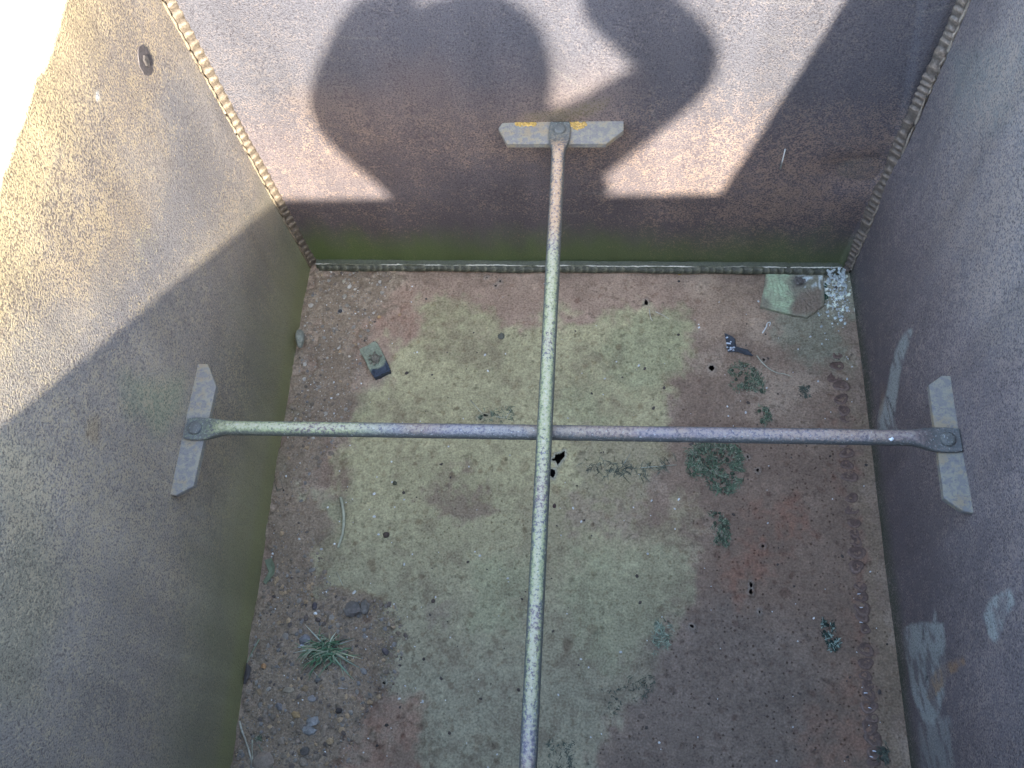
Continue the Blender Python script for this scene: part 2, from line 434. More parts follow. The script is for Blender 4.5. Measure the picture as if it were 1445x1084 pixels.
    ctr = np.c_[x[Fc].mean(1), y[Fc].mean(1)]; dead = np.zeros(len(Fc), bool)
    for w in HOLE_W:
        k = np.where((ctr[:, 0] > w[:, 0].min() - .01) & (ctr[:, 0] < w[:, 0].max() + .01) & (ctr[:, 1] > w[:, 1].min() - .01) & (ctr[:, 1] < w[:, 1].max() + .01))[0]
        dead[k] |= sdist(ctr[k], w) > 0
    Fc = Fc[~dead]
    global ZMAP; ZMAP = (xs, ys, z.reshape(len(xs), nv))
    used = np.zeros(len(x), bool); used[Fc.ravel()] = True
    new = np.cumsum(used) - 1
    pit = 0.25 + .5 * dk + .35 * m([(590, 690), (760, 690), (760, 800), (560, 800)], 30)
    o = from_np('bottom_plate', np.c_[x, y, z][used], new[Fc], M_FLOOR, tank,
                {'Col': np.clip(c, .01, .9)[used], 'pit': np.clip(pit, 0, 1)[used]})
    return o
floor_ob = build_floor()
def soil_z(px, py):                          # rough height of the dirt under a thing
    w = on_z(px, py, .004); return zat(w[0], w[1])
def zat(x, y):
    xs, ys, Z = ZMAP
    return float(Z[int(np.clip((x - xs[0]) / (xs[1] - xs[0]) + .5, 0, len(xs) - 1)), int(np.clip((y - ys[0]) / (ys[1] - ys[0]) + .5, 0, len(ys) - 1))])

# ---- walls -------------------------------------------------------------------
def plate(name, P, nu, nv, n, cols, label, thick=0.008):
    """inner face grid P (nu*nv) plus an outer face, closed along the borders"""
    P = np.asarray(P); Q = P - n * thick
    Fi = grid_faces(nu, nv)
    V = [P]; Fc = [Fi]
    idx = np.arange(nu * nv).reshape(nu, nv)
    border = np.concatenate([idx[:, 0], idx[-1, 1:], idx[-2::-1, -1], idx[0, -2:0:-1]])
    V.append(Q[border]); o0 = nu * nv; k = np.arange(len(border)); k2 = (k + 1) % len(border)
    Fc.append(np.stack([border[k2], border[k], o0 + k, o0 + k2], -1))
    faces = [tuple(f) for f in Fc[0]] + [tuple(f) for f in Fc[1]] + [tuple(range(o0 + len(border) - 1, o0 - 1, -1))]
    at = {k_: np.concatenate([a, a[border]]) for k_, a in cols.items()}
    V = np.concatenate(V)
    # face orientation: make the inner face look into the tank
    a, b, c_ = V[faces[0][0]], V[faces[0][1]], V[faces[0][2]]
    if np.cross(b - a, c_ - a) @ n < 0: faces = [f[::-1] for f in faces]
    o = from_np(name, V, faces, M_WALL, tank, at)
    if label: o['label'] = label
    me = o.data; sm = np.ones(len(me.polygons), bool); sm[len(Fi):] = False
    me.polygons.foreach_set('use_smooth', sm)
    return o
def lay(c, col, a): return c * (1 - a[:, None]) + np.asarray(col) * a[:, None]

def build_back():
    st = 0.004
    us = np.linspace(0, 1, 302); zs = np.arange(-0.02, RIM, st)
    U, Zz = np.meshgrid(us, zs, indexing='ij'); u = U.ravel(); z = Zz.ravel()
    P = BL[None] * (1 - u[:, None]) + BR[None] * u[:, None]; P = np.c_[P[:, :2], z]; x = P[:, 0]
    uv = proj(P); jx = np.c_[fbm(x, z, 9, 3) - .5, fbm(x, z, 9, 13) - .5]
    q = uv + jx * 90
    def m(poly, soft=25): return sstep(-soft, soft, sdist(q, poly))
    big = fbm(x, z, 3.2, 33); mid = fbm(x, z, 11, 43)
    c = np.tile([0.140, 0.118, 0.124], (len(x), 1)) * (.85 + .3 * mid[:, None])
    c = lay(c, [0.088, 0.088, 0.102], sstep(.34, .58, z + .12 * (big - .5)) * .9)       # bluish mill scale high up, darkened to paint in weaker sun
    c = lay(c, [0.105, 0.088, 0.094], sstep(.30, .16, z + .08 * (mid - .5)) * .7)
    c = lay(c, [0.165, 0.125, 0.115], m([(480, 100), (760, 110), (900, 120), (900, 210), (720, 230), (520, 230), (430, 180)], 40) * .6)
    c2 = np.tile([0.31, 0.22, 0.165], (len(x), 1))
    c2 = lay(c2, [0.128, 0.116, 0.12], sstep(.38, .60, z + .1 * (big - .5)) * .9)  # speck colour lowered too, for the weaker sun up there
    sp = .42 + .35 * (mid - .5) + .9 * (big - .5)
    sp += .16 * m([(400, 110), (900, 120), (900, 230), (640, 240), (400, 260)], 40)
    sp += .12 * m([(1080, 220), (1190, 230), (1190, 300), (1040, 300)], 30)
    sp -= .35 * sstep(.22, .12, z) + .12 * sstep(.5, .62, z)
    # algae along the foot of the wall, thicker at the left
    g = sstep(.175, .03, z + .07 * (fbm(x, z * .5, 6, 55) - .5) + .07 * (fbm(x, z * .3, 40, 56) - .5)) * (1 - .30 * u)
    c = lay(c, [0.115, 0.160, 0.052], g * .92); c2 = lay(c2, [0.15, 0.19, 0.07], g * .9)
    yg = m([(700, 150), (870, 150), (870, 172), (700, 172)], 7)
    c = lay(c, [0.20, 0.17, 0.08], yg * .5)
    # white drips
    r = np.random.RandomState(3)
    pit = np.full(len(x), .8) * sstep(.05, .25, z) * (1 - .3 * g)
    run = fbm(x * 20, z * 1.6, 1.0, 601, 4); c *= (.84 + .32 * run)[:, None]; c2 *= (.80 + .40 * run)[:, None]
    blot = fbm(x, z, 26, 611, 4); sp += .34 * (blot - .5)
    scr = np.zeros(len(c)); r2 = np.random.RandomState(621)
    for _ in range(34):
        sx, sz, an, ln = r2.uniform(XL, XR), r2.uniform(.12, 1.0), r2.randn() * .7 + (1.5 if r2.rand() < .4 else 0), r2.uniform(.015, .09)
        ex, ez = math.cos(an) * ln, math.sin(an) * ln; t_ = np.clip(((x - sx) * ex + (z - sz) * ez) / ln ** 2, 0, 1)
        scr = np.maximum(scr, sstep(.0040, .0008, np.hypot(x - sx - ex * t_, z - sz - ez * t_)) * r2.uniform(.10, .38))
    c = lay(c, [.21, .19, .175], scr); c2 = lay(c2, [.25, .22, .20], scr)
    # buckles: a raised weld pad by the right corner and shallow dents
    d = .006 * (fbm(x, z, 2.2, 91) - .5) * 2
    sd = sdist(uv, [(1180, 385), (1205, 330), (1238, 265), (1256, 232), (1280, 130), (1310, -60), (1500, -60), (1300, 300), (1200, 400)])
    d += .010 * sstep(-3, 4, sd)
    d -= .014 * np.exp(-((uv[:, 0] - 1225) / 60) ** 2 - ((uv[:, 1] - 245) / 22) ** 2)
    edge = np.minimum(1, np.minimum(u, 1 - u) / .02)
    P = P + NB[None] * (d * np.clip(edge, .0, 1))[:, None]
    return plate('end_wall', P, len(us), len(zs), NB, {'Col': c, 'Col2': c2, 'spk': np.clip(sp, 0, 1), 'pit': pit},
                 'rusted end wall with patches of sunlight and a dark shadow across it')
build_back()

def side_grid(xw, y1, rim, jag=False):
    st = 0.0045
    ys = np.arange(YN - .0015, y1 + st * .5, st); ys[-1] = y1; vs = np.linspace(0, 1, 220)
    Yg, Vg = np.meshgrid(ys, vs, indexing='ij'); y = Yg.ravel(); v = Vg.ravel()
    top = np.full(len(y), rim)
    if jag:
        top = rim + .016 * (fbm(y, y * 0, 7, 5) - .5) + .010 * (fbm(y, y * 0, 30, 6) - .5) + .012 * sstep(.80, .76, y) - .004
    z = -.02 + (top + .02) * v
    P = np.c_[np.full(len(y), xw), y, z]
    return P, y, z, v, len(ys), len(vs)

def build_left():
    P, y, z, v, nu, nv = side_grid(XL, yback(XL), RIM_L, True)
    uv = proj(P); jx = np.c_[fbm(y, z, 9, 3) - .5, fbm(y, z, 9, 13) - .5]; q = uv + jx * 80
    def m(poly, soft=25): return sstep(-soft, soft, sdist(q, poly))
    big = fbm(y, z, 3.0, 133); mid = fbm(y, z, 10, 143)
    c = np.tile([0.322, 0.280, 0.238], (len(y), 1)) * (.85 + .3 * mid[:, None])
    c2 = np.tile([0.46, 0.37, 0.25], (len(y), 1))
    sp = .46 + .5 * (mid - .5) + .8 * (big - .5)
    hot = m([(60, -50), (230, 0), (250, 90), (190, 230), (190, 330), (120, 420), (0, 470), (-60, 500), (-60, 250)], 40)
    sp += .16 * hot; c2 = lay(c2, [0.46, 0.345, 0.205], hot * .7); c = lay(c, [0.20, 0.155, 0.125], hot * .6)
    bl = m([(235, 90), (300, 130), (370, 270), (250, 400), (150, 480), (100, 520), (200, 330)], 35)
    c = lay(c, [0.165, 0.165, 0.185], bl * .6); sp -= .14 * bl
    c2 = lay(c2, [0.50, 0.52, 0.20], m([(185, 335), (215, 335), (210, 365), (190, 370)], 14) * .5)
    # orange rust band along the rim, lightened to paint in its glow
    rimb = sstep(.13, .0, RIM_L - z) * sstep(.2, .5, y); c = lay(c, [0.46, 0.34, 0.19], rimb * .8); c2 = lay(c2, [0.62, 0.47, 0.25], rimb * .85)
    # algae: a green foot and a pale green bloom beside the anchor plate
    g = sstep(.44, .04, z + .12 * (fbm(y, z * .4, 5, 155) - .5) + .10 * (fbm(y, z * .3, 45, 156) - .5)) * (.72 + .28 * sstep(.10, .04, z))
    c = lay(c, [0.300, 0.300, 0.140], g * .9); c2 = lay(c2, [0.33, 0.31, 0.14], g * .9); sp -= .5 * g
    dk = m([(360, 330), (400, 330), (395, 560), (330, 640), (300, 840), (250, 1084), (330, 1084), (300, 560)], 25) * (1 - g)
    c = lay(c, [0.13, 0.12, 0.12], dk * .5)
    pg = m([(170, 520), (250, 510), (255, 590), (210, 610), (180, 570)], 22)
    c = lay(c, [0.30, 0.34, 0.21], pg * .6)
    c = lay(c, [0.28, 0.25, 0.15], m([(0, 620), (60, 640), (80, 800), (60, 1000), (-40, 1000)], 40) * .5)
    w = sstep(4, 1, np.hypot(uv[:, 0] - 137, (uv[:, 1] - 136) * .6)); c = lay(c, [.8, .82, .8], w); c2 = lay(c2, [.8, .82, .8], w)
    rust = m([(130, 600), (155, 610), (150, 635), (128, 620)], 6); c = lay(c, [.34, .25, .15], rust * .7)
    run = fbm(y * 20, z * 1.6, 1.0, 602, 4); c *= (.84 + .32 * run)[:, None]; c2 *= (.80 + .40 * run)[:, None]
    blot = fbm(y, z, 26, 612, 4); sp += .34 * (blot - .5)
    scr = np.zeros(len(c)); r2 = np.random.RandomState(622)
    for _ in range(34):
        sx, sz, an, ln = r2.uniform(YN, 1.1), r2.uniform(.12, 1.0), r2.randn() * .7 + (1.5 if r2.rand() < .4 else 0), r2.uniform(.015, .09)
        ex, ez = math.cos(an) * ln, math.sin(an) * ln; t_ = np.clip(((y - sx) * ex + (z - sz) * ez) / ln ** 2, 0, 1)
        scr = np.maximum(scr, sstep(.0040, .0008, np.hypot(y - sx - ex * t_, z - sz - ez * t_)) * r2.uniform(.10, .38))
    c = lay(c, [.21, .19, .175], scr); c2 = lay(c2, [.25, .22, .20], scr)
    d = .007 * (fbm(y, z, 1.8, 191) - .5) * 2 * np.minimum(1, (yback(XL) - y) / .05) * np.clip((y - YN) / .08, 0, 1)
    P[:, 0] += d
    pit = np.full(len(y), .85) * (1 - .75 * g)
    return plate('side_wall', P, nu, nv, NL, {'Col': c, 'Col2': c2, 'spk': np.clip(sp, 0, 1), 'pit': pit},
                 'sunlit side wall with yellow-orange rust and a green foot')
build_left()

def build_right():
    P, y, z, v, nu, nv = side_grid(XR, yback(XR), RIM)
    uv = proj(P); jx = np.c_[fbm(y, z, 9, 3) - .5, fbm(y, z, 9, 13) - .5]; q = uv + jx * 60
    def m(poly, soft=25, amp=1.0): return sstep(-soft, soft, sdist(uv + (q - uv) * amp, poly))
    big = fbm(y, z, 3.0, 233); mid = fbm(y, z, 10, 243)
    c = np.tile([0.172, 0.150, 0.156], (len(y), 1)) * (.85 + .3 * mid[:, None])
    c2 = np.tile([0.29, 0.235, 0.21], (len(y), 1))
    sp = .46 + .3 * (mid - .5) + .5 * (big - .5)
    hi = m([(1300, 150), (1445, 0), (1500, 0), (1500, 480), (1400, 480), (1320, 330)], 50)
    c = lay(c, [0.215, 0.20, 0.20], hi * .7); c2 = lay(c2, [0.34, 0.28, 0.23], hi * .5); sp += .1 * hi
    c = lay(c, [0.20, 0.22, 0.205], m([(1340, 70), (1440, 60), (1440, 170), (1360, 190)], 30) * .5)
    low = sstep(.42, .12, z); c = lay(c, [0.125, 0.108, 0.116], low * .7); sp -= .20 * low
    g = sstep(.075, .0, z + .04 * (fbm(y, z, 6, 255) - .5)); c = lay(c, [0.065, 0.085, 0.05], g * .75)
    # grey paint smeared by brush on the wall
    br = fbm(y * .8 + z * 2.2, z * .4 - y, 30, 261, 3)
    def smear(poly, a, col=(0.36, 0.39, 0.37), soft=4):
        nonlocal c, c2, sp
        k = m(poly, soft * .45, .16) * a * np.clip(.25 + 1.5 * sstep(.34, .60, br), 0, 1)
        c = lay(c, col, k); c2 = lay(c2, np.array(col) * 1.1, k)
    smear([(1276, 468), (1287, 464), (1283, 480), (1272, 520), (1266, 560), (1262, 590), (1268, 612), (1238, 612), (1240, 580), (1250, 552), (1256, 520), (1262, 500), (1268, 480)], .85)
    smear([(1275, 885), (1300, 878), (1330, 880), (1334, 910), (1334, 960), (1326, 1000), (1316, 1025), (1300, 1015), (1288, 985), (1278, 930)], .8)
    smear([(1316, 860), (1320, 866), (1320, 885), (1314, 885)], .6)
    smear([(1296, 1010), (1340, 1010), (1345, 1100), (1360, 1200), (1310, 1200), (1298, 1060)], .5, soft=14)
    smear([(1387, 870), (1396, 850), (1412, 838), (1428, 832), (1432, 850), (1420, 870), (1410, 895), (1403, 908), (1394, 900)], .8)
    smear([(1312, 952), (1330, 936), (1362, 925), (1363, 934), (1340, 950), (1316, 985), (1306, 985)], .75, (0.30, 0.19, 0.11), 2)
    smear([(1240, 540), (1250, 545), (1246, 580), (1240, 600)], .5, (0.28, 0.20, 0.13), 4)
    for ax, ay, bx, by, wd in ((1252, 560, 1262, 585, 2.0), (1303, 884, 1302, 905, 1.6), (1308, 955, 1306, 962, 3)):   # dark scratches in the paint
        e = np.array([bx - ax, by - ay], float); ww = uv - [ax, ay]; t = np.clip(ww @ e / (e @ e), 0, 1)
        dd = np.hypot(ww[:, 0] - t * e[0], ww[:, 1] - t * e[1]); k = sstep(wd, wd * .3, dd); c = lay(c, [.05, .05, .055], k * .8)
    run = fbm(y * 20, z * 1.6, 1.0, 603, 4); c *= (.84 + .32 * run)[:, None]; c2 *= (.80 + .40 * run)[:, None]
    blot = fbm(y, z, 26, 613, 4); sp += .34 * (blot - .5)
    scr = np.zeros(len(c)); r2 = np.random.RandomState(623)
    for _ in range(34):
        sx, sz, an, ln = r2.uniform(YN, 1.1), r2.uniform(.12, 1.0), r2.randn() * .7 + (1.5 if r2.rand() < .4 else 0), r2.uniform(.015, .09)
        ex, ez = math.cos(an) * ln, math.sin(an) * ln; t_ = np.clip(((y - sx) * ex + (z - sz) * ez) / ln ** 2, 0, 1)
        scr = np.maximum(scr, sstep(.0040, .0008, np.hypot(y - sx - ex * t_, z - sz - ez * t_)) * r2.uniform(.10, .38))
    c = lay(c, [.21, .19, .175], scr); c2 = lay(c2, [.25, .22, .20], scr)
    d = .008 * (fbm(y, z, 2.0, 291) - .5) * 2 * np.minimum(1, (yback(XR) - y) / .05) * np.clip((y - YN) / .08, 0, 1)
    d += .007 * np.exp(-((uv[:, 0] - 1262) / 22) ** 2 - ((uv[:, 1] - 270) / 70) ** 2)
    P[:, 0] -= d
    pit = np.full(len(y), 1.0) * (1 - .3 * low)
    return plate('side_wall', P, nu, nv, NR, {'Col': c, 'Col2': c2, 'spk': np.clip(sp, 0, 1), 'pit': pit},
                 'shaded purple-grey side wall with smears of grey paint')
build_right()

def build_near():
    xs = np.linspace(XL - .004, XR + .004, 60); zs = np.linspace(-.02, RIM, 60)
    Xg, Zg = np.meshgrid(xs, zs, indexing='ij'); x = Xg.ravel(); z = Zg.ravel()
    P = np.c_[x, np.full(len(x), YN), z]
    c = np.tile([0.15, 0.125, 0.13], (len(x), 1)); c2 = np.tile([0.30, 0.22, 0.16], (len(x), 1))
    plate('end_wall', P, 60, 60, np.array([0, 1.0, 0]), {'Col': c, 'Col2': c2, 'spk': np.full(len(x), .45), 'pit': np.full(len(x), .8)}, None)
build_near()

# ---- weld seams ----------------------------------------------------------------
def weld_stack(name, a, b, n_in, r, step, gap_col, col, fillet_col, label, seed, irregular=0.0, flat=.5, side=None):
    """row of overlapping tilted weld ripples from a to b"""
    mb = MB(); rr = np.random.RandomState(seed)
    a = np.array(a, float); b = np.array(b, float); Lg = np.linalg.norm(b - a); t = (b - a) / Lg
    n_in = n_in / np.linalg.norm(n_in); w = np.cross(t, n_in); w /= np.linalg.norm(w)
    k = int(Lg / step)
    ns = k * 9; T = 15; ss = np.linspace(0, Lg, ns); th = np.linspace(-math.pi / 2 * 1.08, math.pi / 2 * 1.08, T)
    wob = (fbm(ss * 9, ss * 0, 1.0, seed + 50) - .5) * (.5 + 2.2 * irregular); wid = 1 + (fbm(ss * 14, ss * 0, 1.0, seed + 60) - .5) * (.35 + .8 * irregular)
    phs = ss / step + (fbm(ss * 16, ss * 0, 1.0, seed + 70) - .5) * (.8 + 2.2 * irregular)
    bead = vnoise(np.floor(phs) * 1.0 + .5, phs * 0, seed + 80)
    V = []; C = []
    for i in range(ns):
        for a_ in th:
            ph = phs[i] + .55 * (a_ / 1.57) ** 2 * (1 if not irregular > .5 else 1.3); fr = ph - math.floor(ph)
            pr = (fr / .78 if fr < .78 else (1 - fr) / .22)                # long rise, short drop: overlapping ripples
            h = r * flat * (.86 + .26 * (pr - .4) * (1 + .6 * bead[i])) * (1 + .05 * rr.randn())
            V.append(a + t * ss[i] + w * (math.sin(a_) * r * wid[i] * (.94 + .10 * pr) + wob[i] * r * .5) + n_in * (math.cos(a_) * h * 1.55))
            e = min(1, max(0, (pr ** 2.5) * (.55 + .6 * bead[i]) + .12 * rr.randn()))
            C.append(tuple(np.clip((np.array(gap_col) * (1 - e) + np.array(col) * e) * (1 + .14 * rr.randn()), .01, .9)))
    mb.add(V, grid_faces(ns, T)[:, ::-1].tolist(), C)
    # thin toe line where the bead meets the plate
    if side is not None:
        path = [a + t * s + side + rr.randn(3) * .00025 * (1 + 2 * irregular) for s in np.linspace(0, Lg, 90)]
        V, Fc = tube(path, [r * .17 * (1 + .35 * rr.rand()) for _ in path], 6); mb.add(V, Fc, fillet_col)
    o = mb.build(name, M_WELD, tank)
    if label: o['label'] = label
    return o
cl = np.array([XL, yback(XL), 0]); cr = np.array([XR, yback(XR), 0])
diagL = np.array([1, -1, 0.]) / math.sqrt(2); diagR = np.array([-1, -1, 0.]) / math.sqrt(2)
weld_stack('weld_bead', cl + diagL * .004 + [0, 0, .012], cl + diagL * .004 + [0, 0, RIM_L - .03], diagL, .0125, .0205,
           (0.12, 0.095, 0.072), (0.27, 0.215, 0.155), (0.25, 0.20, 0.14), 'even rope-like weld bead in the sunlit corner', 1, .15, side=np.array([-.0015, -.013, 0.]))
weld_stack('weld_bead', cr + diagR * .007 + [0, 0, .012], cr + diagR * .007 + [0, 0, RIM - .02], diagR, .014, .019,
           (0.12, 0.10, 0.085), (0.27, 0.21, 0.16), (0.30, 0.25, 0.20), 'ragged weld bead in the shaded corner', 2, .8, side=np.array([.0035, -.013, 0.]))
fb = np.array([0, -.7, .7])
weld_stack('weld_bead', BL + [.02, -.0155, .012], BR + [-.02, -.0155, .012], fb, .0085, .019,
           (0.05, 0.052, 0.035), (0.17, 0.165, 0.11), (0.13, 0.14, 0.09), 'weld bead along the foot of the end wall', 3, .35)
def build_lip():                             # thin upper edge above the floor weld, its catch of light painted pale
    mb = MB(); rr = np.random.RandomState(4); V = []; Cc = []
    us = np.linspace(.012, .985, 200); path = []
    for u in us:
        p = BL * (1 - u) + BR * u
        path.append(p + NB * .0125 + np.array([0, 0, .0205 + .002 * math.sin(u * 40) * rr.rand() + .0006 * rr.randn()]))
    V, Fc = tube(path, [.0010 + .0006 * rr.rand() for _ in path], 6)
    brt = fbm(us * 26, us * 0, 1.2, 77); C = []
    for b_ in brt:
        k = float(sstep(.35, .6, b_)); C += [tuple(np.array([.15, .15, .10]) * (1 - k) + np.array([.70, .66, .56]) * k)] * 6
    mb.add(V, Fc, C); mb.build('weld_lip', M_WELD, tank)['label'] = 'thin pale edge line above the floor weld'
build_lip()
def build_ledge():                           # foot angle the lip sits on
    mb = MB(); rr = np.random.RandomState(14); us = np.linspace(.012, .985, 160); V = []
    for u in us:
        p = BL * (1 - u) + BR * u
        for off, zz in ((.0005, .022), (.013, .0195), (.016, .012), (.017, .0)):
            V.append(p + NB * off + [0, 0, zz + .0008 * rr.randn()])
    Fc = [tuple(reversed(f)) for f in grid_faces(len(us), 4)]
    mb.add(V, Fc, (0.065, 0.072, 0.042)); mb.build('foot_strip', M_WELD, tank)
build_ledge()
def build_floor_weld():                      # buried weld row along the right side of the floor
    mb = MB(); rr = np.random.RandomState(6)
    ys = np.linspace(0, 1, 38)
    for i, s in enumerate(ys):
        px = 1182 + (1236 - 1182) * s + rr.randn() * 1.6; py = 500 + (1075 - 500) * s + rr.randn() * 2
        if rr.rand() < .12: continue
        p = on_z(px, py, .002); p[2] = zat(p[0], p[1]); r = .0105 * (.7 + .6 * rr.rand()); K = 16
        V = []; C = []; ph_ = rr.randn() * .4; vis = .35 + .65 * rr.rand(); wk = rr.rand(3) * 6
        for q_, (dr, dz, kc) in enumerate(((1.3, -.0015, .0), (1.05, .0010, .4), (.85, .0020, 1.0), (.6, .0006, .3), (.25, .0, .1))):
            for j in range(K):
                an = 2 * math.pi * j / K; cres = .5 - .5 * math.sin(an + ph_); rj = r * dr * (1 + .12 * math.sin(2 * an + wk[0]) + .10 * math.sin(3 * an + wk[1]))
                V.append((p[0] + math.cos(an) * rj * 1.1, p[1] + math.sin(an) * rj * .95, p[2] + (dz if dz < 0 else dz * (.25 + .75 * cres) * vis)))
                e = kc * cres * vis; C.append(tuple((np.array([.115, .072, .055]) * (1 - e) + np.array([.24, .165, .13]) * e) * (.8 + .4 * rr.rand())))
        Fq = [(q_ * K + j, q_ * K + (j + 1) % K, (q_ + 1) * K + (j + 1) % K, (q_ + 1) * K + j) for q_ in range(4) for j in range(K)] + [tuple(4 * K + j for j in range(K))]
        mb.add(V, Fq, C)
    glint = []
    for wx, wy in ((1212, 838), (1216, 857), (1215, 878), (1222, 978), (1228, 999), (1234, 1060), (1230, 1068)):   # metal glints, put in as pale coloured flecks
        w_ = on_z(wx, wy, .003); V, Fc = rock(.0042, .0012, .0009, rr.randn() * .2, .3, False, wx); glint.append((V + [w_[0], w_[1], zat(w_[0], w_[1]) + .002], Fc))
    wb = mb.build('weld_bead', M_WELD, tank); wb['label'] = 'row of rusty weld ripples along the shaded side of the floor'; 
    for V, Fc in glint:
        g_ = MB(); g_.add(V, Fc, (.75, .78, .85)); g_.build('painted_glint', M_WELD, wb)
build_floor_weld()

# ---- anchor plates and tie rods ---------------------------------------------------
ZL = float(np.mean([on_left(*p)[2] for p in ((284, 516), (262, 605), (236, 697))]))
ZR = float(np.mean([on_right(*p)[2] for p in ((1347, 533), (1372, 724))]))
ZB = float(np.mean([on_back(*p)[2] for p in ((712, 173), (790, 173), (878, 173))]))
def anchor(pts, z, wall, label):
    """horizontal flat bar welded edge-on to a wall; pts = photo outline of its top face"""
    w = [on_z(*p, z)[:2] for p in pts]
    w = [wall(p) if i in pts_wall else p for i, p in enumerate(w)]
    w = ccw([tuple(p) for p in w]); V, Fc = prism(w, z - .010, z, .0012)
    mb = MB(); rr = np.random.RandomState(int(z * 1e4)); mb.add(V, Fc, (.2, .2, .2))
    o = mb.build('anchor_plate', M_PLATE, tank, smooth=False); o['label'] = label
    return o
def plate_build(nt, b):
    co = N(nt, 'ShaderNodeTexCoord').outputs['Object']
    n1 = noise(nt, co, 90, 4.0, 0.65); n2 = noise(nt, co, 22, 3.0, 0.6); n3 = noise(nt, co, 280, 2.0)
    c = mixc(nt, rng(nt, n1, 0.42, 0.58), (0.20, 0.192, 0.182), (0.275, 0.255, 0.198))
    c = mixc(nt, rng(nt, mth(nt, 'ADD', n2, mth(nt, 'MULTIPLY', mth(nt, 'SUBTRACT', n1, .5), .6)), 0.50, 0.68, 0, .8), c, (0.30, 0.235, 0.15))
    c = mixc(nt, rng(nt, n3, 0.55, 0.68, 0, .6), c, (0.13, 0.13, 0.15))
    L(nt, c, b.inputs['Base Color']); b.inputs['Roughness'].default_value = 0.55
    bump(nt, b, mth(nt, 'ADD', n1, n3), 0.4, 0.002)
M_PLATE = mat('blue_grey_bar', plate_build)
pts_wall = (0, 1)
anchor([(284, 513), (236, 698), (248, 699), (273, 686), (305, 545), (293, 513)], ZL, lambda p: (XL - .002, p[1]),
       'chamfered bar welded to the sunlit side wall, holding a tie rod')
anchor([(1345, 530), (1373, 725), (1358, 721), (1332, 703), (1311, 543), (1329, 530)], ZR, lambda p: (XR + .002, p[1]),
       'chamfered bar welded to the shaded side wall, holding a tie rod')
anchor([(709, 172), (880, 172), (880, 184), (855, 203), (715, 203), (703, 181)], ZB, lambda p: (p[0], yback(p[0]) + .002),
       'chamfered bar welded to the end wall with yellow lichen on its edge')
# its unseen twin on the near wall
_w = ccw([(-.16 + XO, YN - .002 + yo) for XO, yo in ((0, 0), (.24, 0), (.24, .02), (.205, .042), (.035, .042), (0, .02))])
ZN = ZB - .02
V, Fc = prism(_w, ZN - .010, ZN, .0012); _mb = MB(); _mb.add(V, Fc, (.2, .2, .2)); _mb.build('anchor_plate', M_PLATE, tank, smooth=False)

def tie_rod(p0, p1, rad, ends, eyelen, label, lich, orange, bolts):
    """round bar whose ends are forged flat and bolted down; p0,p1 = the two outer tips on the axis"""
    p0 = Vector(p0); p1 = Vector(p1); t = (p1 - p0); Lg = t.length; t.normalize()
    side = t.cross(Vector((0, 0, 1))).normalized(); up = side.cross(t)
    ss = sorted(set([0, .002, eyelen * .35, eyelen * .7] + [eyelen + x * .01 for x in range(0, 7)] + list(np.linspace(eyelen + .07, Lg / 2, 60))))
    ss = ss + [Lg - s for s in reversed(ss[:-1])]
    n = 20; V = []; Fc = []; sv = []; tv_ = []; rr = np.random.RandomState(int(Lg * 1e4) % 9999)
    for s in ss:
        e = min(s, Lg - s)
        f = float(sstep(eyelen + .045, eyelen, e))            # 1 = flat
        hw = rad * (1 + .62 * f) * (1 - .10 * float(sstep(.006, 0, e)))
        ht = rad * (1 - .72 * f)
        drop = -(rad - rad * .28) * f * .85
        for k in range(n):
            w = 2 * math.pi * k / n; cw, sw = math.cos(w), math.sin(w)
            ex = 2 / (2 + 5 * f)                                # superellipse towards a slab
            u = math.copysign(abs(cw) ** ex, cw) * hw; h = math.copysign(abs(sw) ** ex, sw) * ht
            wob = .0004 * (rr.rand() - .5)
            V.append(p0 + t * s + side * (u + wob) + up * (h + drop)); sv.append(s / Lg); tv_.append(max(0, sw) * (1 - f) + f * .55)
    for i in range(len(ss) - 1):
        for k in range(n):
            Fc.append((i * n + k, (i + 1) * n + k, (i + 1) * n + (k + 1) % n, i * n + (k + 1) % n))
    Fc.append(tuple(range(n))); Fc.append(tuple((len(ss) - 1) * n + k for k in reversed(range(n))))
    sv = np.array(sv)
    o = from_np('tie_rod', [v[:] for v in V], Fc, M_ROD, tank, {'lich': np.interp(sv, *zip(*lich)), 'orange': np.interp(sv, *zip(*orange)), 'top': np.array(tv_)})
    o['label'] = label
    for s in bolts:
        c = p0 + t * (s if s > 0 else Lg + s) + up * (-(rad - rad * .28) * .85 + rad * .28)
        mb = MB(); K = 22; Vb = []; Fb = []
        for r_, h in ((1.0, -.001), (1.0, .0022), (.93, .0040), (.6, .0052), (.0, .0056)):
            for k in range(K):
                w = 2 * math.pi * k / K
                Vb.append(c + side * (math.cos(w) * r_ * .0112) + t * (math.sin(w) * r_ * .0112) + up * h)
        for q_ in range(4):
            for k in range(K): Fb.append((q_ * K + k, q_ * K + (k + 1) % K, (q_ + 1) * K + (k + 1) % K, (q_ + 1) * K + k))
        mb.add([v[:] for v in Vb], Fb, (.2, .2, .2))
        bo = mb.build('bolt', M_ROD, o, extra={'lich': .25, 'orange': 0.05, 'top': .5})
    return o
RAD = .0118
zh0, zh1 = ZL + RAD * .9, ZR + RAD * .9
a0 = on_z(262, 603, zh0); a0[0] = XL + .004
a1 = on_z(1356, 619, zh1); a1[0] = XR - .004
tie_rod(a0, a1, RAD, None, .030, 'tie rod running across between the two side walls, passing underneath the other rod',
        [(0, .6), (.12, .9), (.22, .9), (.30, .15), (.6, .15), (.8, .1), (1, .1)], [(0, 0), (.25, .05), (.5, .12), (.75, .25), (.85, .35), (.92, .05), (1, 0)], (.017, -.019))
